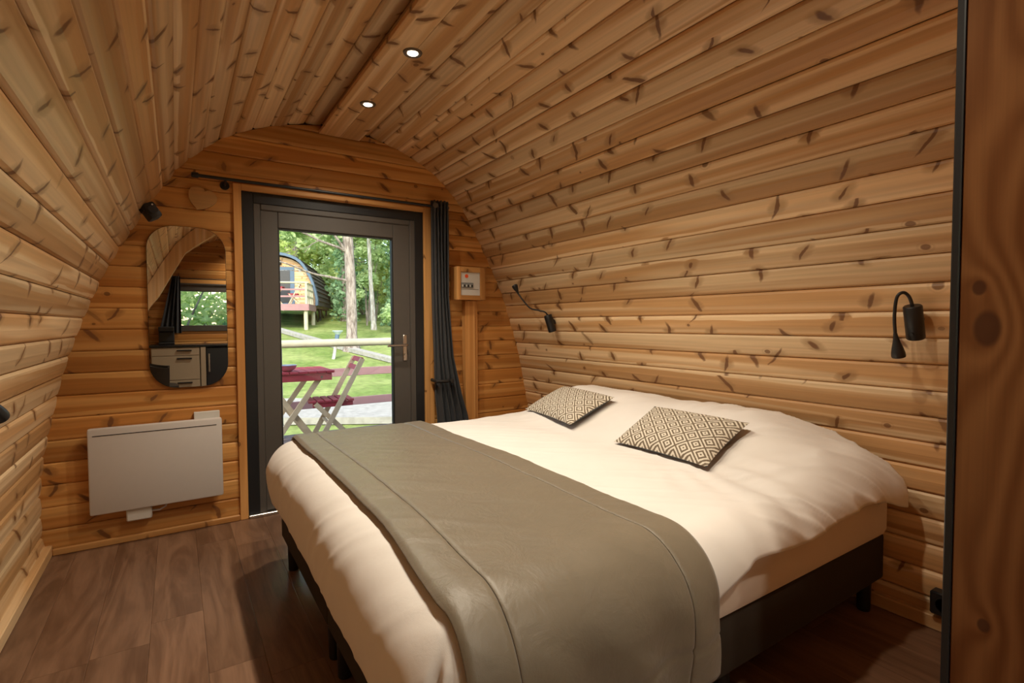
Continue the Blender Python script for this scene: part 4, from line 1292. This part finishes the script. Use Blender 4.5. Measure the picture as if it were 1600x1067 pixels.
# ------------------------------------------------------------------ trees
def leaf_cloud(centers, n, size, rnd, squash=.6):
    vs = []; fs = []
    for i in range(n):
        c, r = centers[rnd.randrange(len(centers))]
        while True:
            d = Vector((rnd.uniform(-1, 1), rnd.uniform(-1, 1), rnd.uniform(-1, 1)))
            if d.length < 1: break
        d = d * (.55 + .45 * rnd.random())
        p = Vector(c) + Vector((d.x * r, d.y * r, d.z * r * squash))
        a = Vector((rnd.gauss(0, 1), rnd.gauss(0, 1), rnd.gauss(0, .6))).normalized()
        b = a.cross(Vector((rnd.gauss(0, 1), rnd.gauss(0, 1), rnd.gauss(0, 1)))).normalized()
        s = size * rnd.uniform(.6, 1.4)
        k = len(vs)
        vs += [p - a * s, p + b * s * .5, p + a * s, p - b * s * .5]; fs.append((k, k + 1, k + 2, k + 3))
    return vs, fs
def tree(name, label, x, y, h, r0, lean, leaf, nleaf, crown, size=.16, bark_m='bark', seed=1, crown_lo=.35, ivy=0, branches=6, top_r=.35, group='woodland trees beyond the lawn'):
    rnd = random.Random(seed)
    gz = ground_z(x, y) - .1
    o = empty(name, (x, y, gz)); tag(o, label, 'tree', group)
    pts = []; rr = []
    n = 14
    for i in range(n + 1):
        t_ = i / n
        pts.append(Vector((x + lean[0] * t_ * h + .12 * noise.noise(Vector((t_ * 4, seed, 0))), y + lean[1] * t_ * h, gz + t_ * h)))
        flare = 1 + .5 * max(0, .06 - t_) / .06
        rr.append(r0 * flare * (1 - t_ * (1 - top_r)) * (1 + .05 * noise.noise(Vector((t_ * 9, seed, 4)))))
    MB().tube(pts, rr, 12).build('trunk', M[bark_m], o, True)
    cents = []
    for i in range(branches):
        t_ = rnd.uniform(crown_lo, .95); k_ = t_ * n; p = pts[int(k_)].lerp(pts[min(n, int(k_) + 1)], k_ - int(k_))
        an = rnd.uniform(0, 2 * PI); ln = crown * rnd.uniform(.6, 1.1)
        q = [p + Vector((math.cos(an) * ln * s_, math.sin(an) * ln * s_, ln * (.25 * s_ - .35 * s_ * s_) + .15 * noise.noise(Vector((s_ * 3, i, seed))))) for s_ in (0, .25, .5, .75, 1)]
        br_ = r0 * .22 * (1 - .5 * t_)
        MB().tube(q, [br_, br_ * .8, br_ * .6, br_ * .4, br_ * .2], 7).build('branch', M[bark_m], o, True)
        cents.append((q[-1], crown * .45)); cents.append((q[3], crown * .4))
    cents.append((pts[-1], crown * .6))
    if nleaf:
        vs, fs = leaf_cloud(cents, nleaf, size, rnd)
        f_ = MB().add(vs, fs).build('foliage', M[leaf], o, fix=False); f_['kind'] = 'stuff'
    if ivy:
        vs = []; fs = []
        for i in range(ivy):
            t_ = rnd.uniform(.0, .75); k_ = t_ * n; p = pts[int(k_)].lerp(pts[min(n, int(k_) + 1)], k_ - int(k_))
            an = rnd.uniform(0, 2 * PI); rad = rr[int(k_)] + rnd.uniform(.02, .45)
            c_ = p + Vector((math.cos(an) * rad, math.sin(an) * rad, 0))
            a = Vector((rnd.gauss(0, 1), rnd.gauss(0, 1), rnd.gauss(0, 1))).normalized(); b = a.cross(Vector((rnd.gauss(0, 1), rnd.gauss(0, 1), 1))).normalized()
            s = rnd.uniform(.07, .15); kk = len(vs)
            vs += [c_ - a * s, c_ + b * s * .6, c_ + a * s, c_ - b * s * .6]; fs.append((kk, kk + 1, kk + 2, kk + 3))
        f_ = MB().add(vs, fs).build('ivy', M['leaf_dark'], o, fix=False); f_['kind'] = 'stuff'
    return o

# the big pine with bare low branches
gz = ground_z(4.75, 16.75) - .1
pn = empty('pine_tree', (4.75, 16.75, gz)); tag(pn, 'tall grey-barked pine with bare low branches in the middle of the lawn', 'tree')
pts = []; rr = []
for i in range(19):
    t_ = i / 18; pts.append(Vector((4.75 - .16 * t_ + .05 * math.sin(t_ * 9), 16.75 + .2 * t_, gz + 11 * t_)))
    rr.append(.170 * (1 + .9 * max(0, .05 - t_) / .05) * (1 - .25 * t_) * (1 + .05 * math.sin(t_ * 60)))
MB().tube(pts, rr, 20).build('trunk', M['bark'], pn, True)
def bough(z0, d, sag, r, twigs, seed):
    rnd = random.Random(seed)
    i = z0 / 11 * 18; p = pts[int(i)].lerp(pts[int(i) + 1], i - int(i)) ; d = Vector(d)
    q = [p + d * s_ + Vector((0, 0, sag[0] * s_ + sag[1] * s_ * s_ + .10 * noise.noise(Vector((s_ * 4, seed, 0))))) for s_ in [k_ / 9 for k_ in range(10)]]
    b_ = MB().tube(q, [r * (1 - .8 * k_ / 9) for k_ in range(10)], 8).build('bough', M['bark'], pn, True)
    for k_ in range(twigs):
        a = q[rnd.randrange(3, 9)]; e = a + Vector((d.x * rnd.uniform(.15, .4), d.y * rnd.uniform(.1, .4) + rnd.uniform(-.4, .4), rnd.uniform(-.5, .5)))
        mid = a.lerp(e, .5) + Vector((0, 0, rnd.uniform(-.1, .1)))
        MB().tube([a, mid, e], [r * .28, r * .2, r * .08], 6).build('twig', M['bark'], b_, True)
bough(2.35, (-3.3, -.8, 0), (.35, .55), .045, 3, 3)
bough(3.25, (-3.0, -1.0, 0), (.9, .1), .05, 5, 5)
bough(3.15, (-1.6, -.6, 0), (2.2, -.6), .05, 4, 8)
bough(3.9, (-2.6, .3, 0), (.9, -.2), .045, 6, 11)
bough(4.2, (1.8, -.2, 0), (.6, -.1), .04, 4, 13)
bough(4.6, (-2.0, -1.1, 0), (1.0, 0), .04, 6, 17)
bough(5.2, (1.6, .5, 0), (.8, -.1), .04, 4, 19)
vs, fs = leaf_cloud([(pts[k_] + Vector((dx_, dy_, 0)), 1.3) for k_ in (11, 13, 15, 17) for dx_ in (-1.2, 0, 1.2) for dy_ in (-.8, .8)], 2600, .14, random.Random(4))
f_ = MB().add(vs, fs).build('foliage', M['leaf_mid'], pn, fix=False); f_['kind'] = 'stuff'

T = [  # name, label, x, y, h, r0, lean, leaf, nleaf, crown, kwargs
    ('broadleaf_tree', 'thick pale trunk rising behind the roof of the far pod', 6.1, 34.0, 13, .52, (-.02, 0), 'leaf_light', 5200, 4.2, dict(bark_m='bark', crown_lo=.28, seed=21, branches=10)),
    ('birch_tree', 'slim pale leaning trunk right of the pine', 7.35, 22.4, 11, .10, (-.05, 0), 'leaf_light', 2200, 2.0, dict(bark_m='bark_pale', crown_lo=.45, seed=22)),
    ('birch_tree', 'second slim pale trunk behind the leaning one', 8.6, 26.5, 12, .12, (-.02, 0), 'leaf_light', 2600, 2.4, dict(bark_m='bark_pale', crown_lo=.4, seed=23)),
    ('ivy_tree', 'ivy-clad trunk directly right of the pine', 7.2, 26.5, 11, .18, (0, 0), 'leaf_mid', 3000, 2.6, dict(ivy=1500, seed=24)),
    ('ivy_tree', 'ivy-clad trunk between the pale trunks and the door edge', 8.9, 23.8, 11, .20, (.01, 0), 'leaf_mid', 3000, 2.6, dict(ivy=1700, seed=25)),
    ('broadleaf_tree', 'leafy tree at the right edge of the door view', 10.6, 27.0, 12, .22, (0, 0), 'leaf_light', 4600, 3.4, dict(ivy=700, seed=26, crown_lo=.18)),
    ('broadleaf_tree', 'leafy tree farther right behind the door edge', 14.0, 27.5, 12, .22, (0, 0), 'leaf_mid', 4200, 3.6, dict(seed=27, crown_lo=.15)),
    ('broadleaf_tree', 'bright green tree above the far pod', 3.0, 35.5, 13, .25, (0, 0), 'leaf_light', 5200, 4.4, dict(seed=28, crown_lo=.22)),
    ('broadleaf_tree', 'bright green tree left of the far pod', -1.5, 33.5, 12, .25, (0, 0), 'leaf_light', 4600, 4.2, dict(seed=29, crown_lo=.2)),
    ('broadleaf_tree', 'dense tree in the row behind the pale trunks', 9.6, 33.0, 13, .25, (0, 0), 'leaf_mid', 5600, 4.2, dict(seed=30, crown_lo=.12)),
    ('broadleaf_tree', 'dense tree farthest back behind the pine', 7.6, 39.0, 14, .28, (0, 0), 'leaf_light', 6000, 4.8, dict(seed=31, crown_lo=.12, size=.2)),
    ('broadleaf_tree', 'dense tree farthest back at the right', 14.0, 38.0, 14, .28, (0, 0), 'leaf_mid', 6000, 4.8, dict(seed=32, crown_lo=.12, size=.2)),
    ('broadleaf_tree', 'dense tree farthest back at the left', 1.0, 42.0, 14, .28, (0, 0), 'leaf_mid', 6000, 5.0, dict(seed=33, crown_lo=.12, size=.2)),
    ('broadleaf_tree', 'willowy tree outside the kitchen window, seen in the mirror', -1.3, -6.2, 7, .10, (0, 0), 'leaf_light', 5200, 2.6, dict(seed=34, crown_lo=.15, branches=12, size=.10, group='trees behind the pod')),
    ('broadleaf_tree', 'second willowy tree outside the kitchen window', 2.6, -7.8, 8, .18, (0, 0), 'leaf_mid', 5200, 3.0, dict(seed=35, crown_lo=.12, branches=12, size=.11, group='trees behind the pod')),
    ('broadleaf_tree', 'third willowy tree left of the kitchen window', -2.8, -8.4, 8, .18, (0, 0), 'leaf_light', 4200, 3.0, dict(seed=36, crown_lo=.12, branches=10, size=.11, group='trees behind the pod')),
]
for nm, lb, x_, y_, h_, r_, ln, lf, nl, crn, kw in T:
    if nm == 'broadleaf_tree' and y_ > 0: h_ *= .72
    tree(nm, lb, x_, y_, h_, r_, ln, lf, nl, crn, **kw)

def bush(label, x, y, r, h, leaf, n, size, seed):
    rnd = random.Random(seed); gz = ground_z(x, y)
    o = empty('shrub', (x, y, gz)); tag(o, label, 'shrub', 'shrubs at the edge of the wood')
    cents = [((x + rnd.uniform(-r, r) * .7, y + rnd.uniform(-r, r) * .5, gz + rnd.uniform(.2, .9) * h), r * .55) for _ in range(9)]
    vs, fs = leaf_cloud(cents, n, size, rnd, .8)
    f_ = MB().add(vs, fs).build('foliage', M[leaf], o, fix=False); f_['kind'] = 'stuff'
    m = MB()
    for k_ in range(5):
        e = cents[k_][0]; m.tube([(x, y, gz - .05), ((x + e[0]) / 2, (y + e[1]) / 2, gz + (e[2] - gz) * .6), e], [.03, .02, .01], 6)
    m.build('stem', M['bark'], o, True)
B = [('low shrub at the foot of the leaning pale trunk', 8.0, 21.0, .9, 1.1, 'leaf_mid', 1300, .09),
     ('low shrub against the right edge of the door view', 9.6, 21.6, 1.1, 1.4, 'leaf_mid', 1500, .10),
     ('tall ivy-green thicket just right of the pine', 7.6, 24.2, .75, 4.6, 'leaf_mid', 2600, .10),
     ('tall bright thicket at the right edge of the door view', 9.35, 24.6, .85, 5.2, 'leaf_light', 2800, .10),
     ('slim bright thicket between the pale trunks', 8.35, 25.2, .6, 4.0, 'leaf_light', 2000, .10),
     ('dark shrub between the pine and the pale trunks', 8.3, 28.5, 1.6, 2.6, 'leaf_dark', 1800, .13),
     ('yellow-green shrub behind the pine', 9.2, 30.0, 1.8, 2.8, 'leaf_light', 1800, .14),
     ('wide shrub right behind the far pod roof', 8.2, 33.0, 2.2, 3.4, 'leaf_mid', 2200, .15),
     ('tall shrub at the far right of the wood edge', 12.4, 30.5, 2.2, 3.6, 'leaf_light', 2200, .15),
     ('wide shrub farthest back in the wood', 11.0, 36.0, 2.8, 4.2, 'leaf_mid', 2600, .18),
     ('tall bright shrub farthest back behind the pod', 4.5, 40.0, 3.2, 5.0, 'leaf_light', 2800, .2),
     ('bright shrub left behind the far pod', -.5, 38.0, 3.0, 4.6, 'leaf_light', 2400, .18)]
for i, b_ in enumerate(B): bush(*b_, 50 + i)
for i, b_ in enumerate((('tall dense shrub outside the kitchen window, left in the mirror', -.3, -5.4, 1.5, 3.6, 'leaf_mid', 3400, .09), ('tall dense shrub outside the kitchen window, right in the mirror', 1.9, -5.8, 1.6, 3.8, 'leaf_dark', 3400, .09))): bush(*b_, 80 + i)
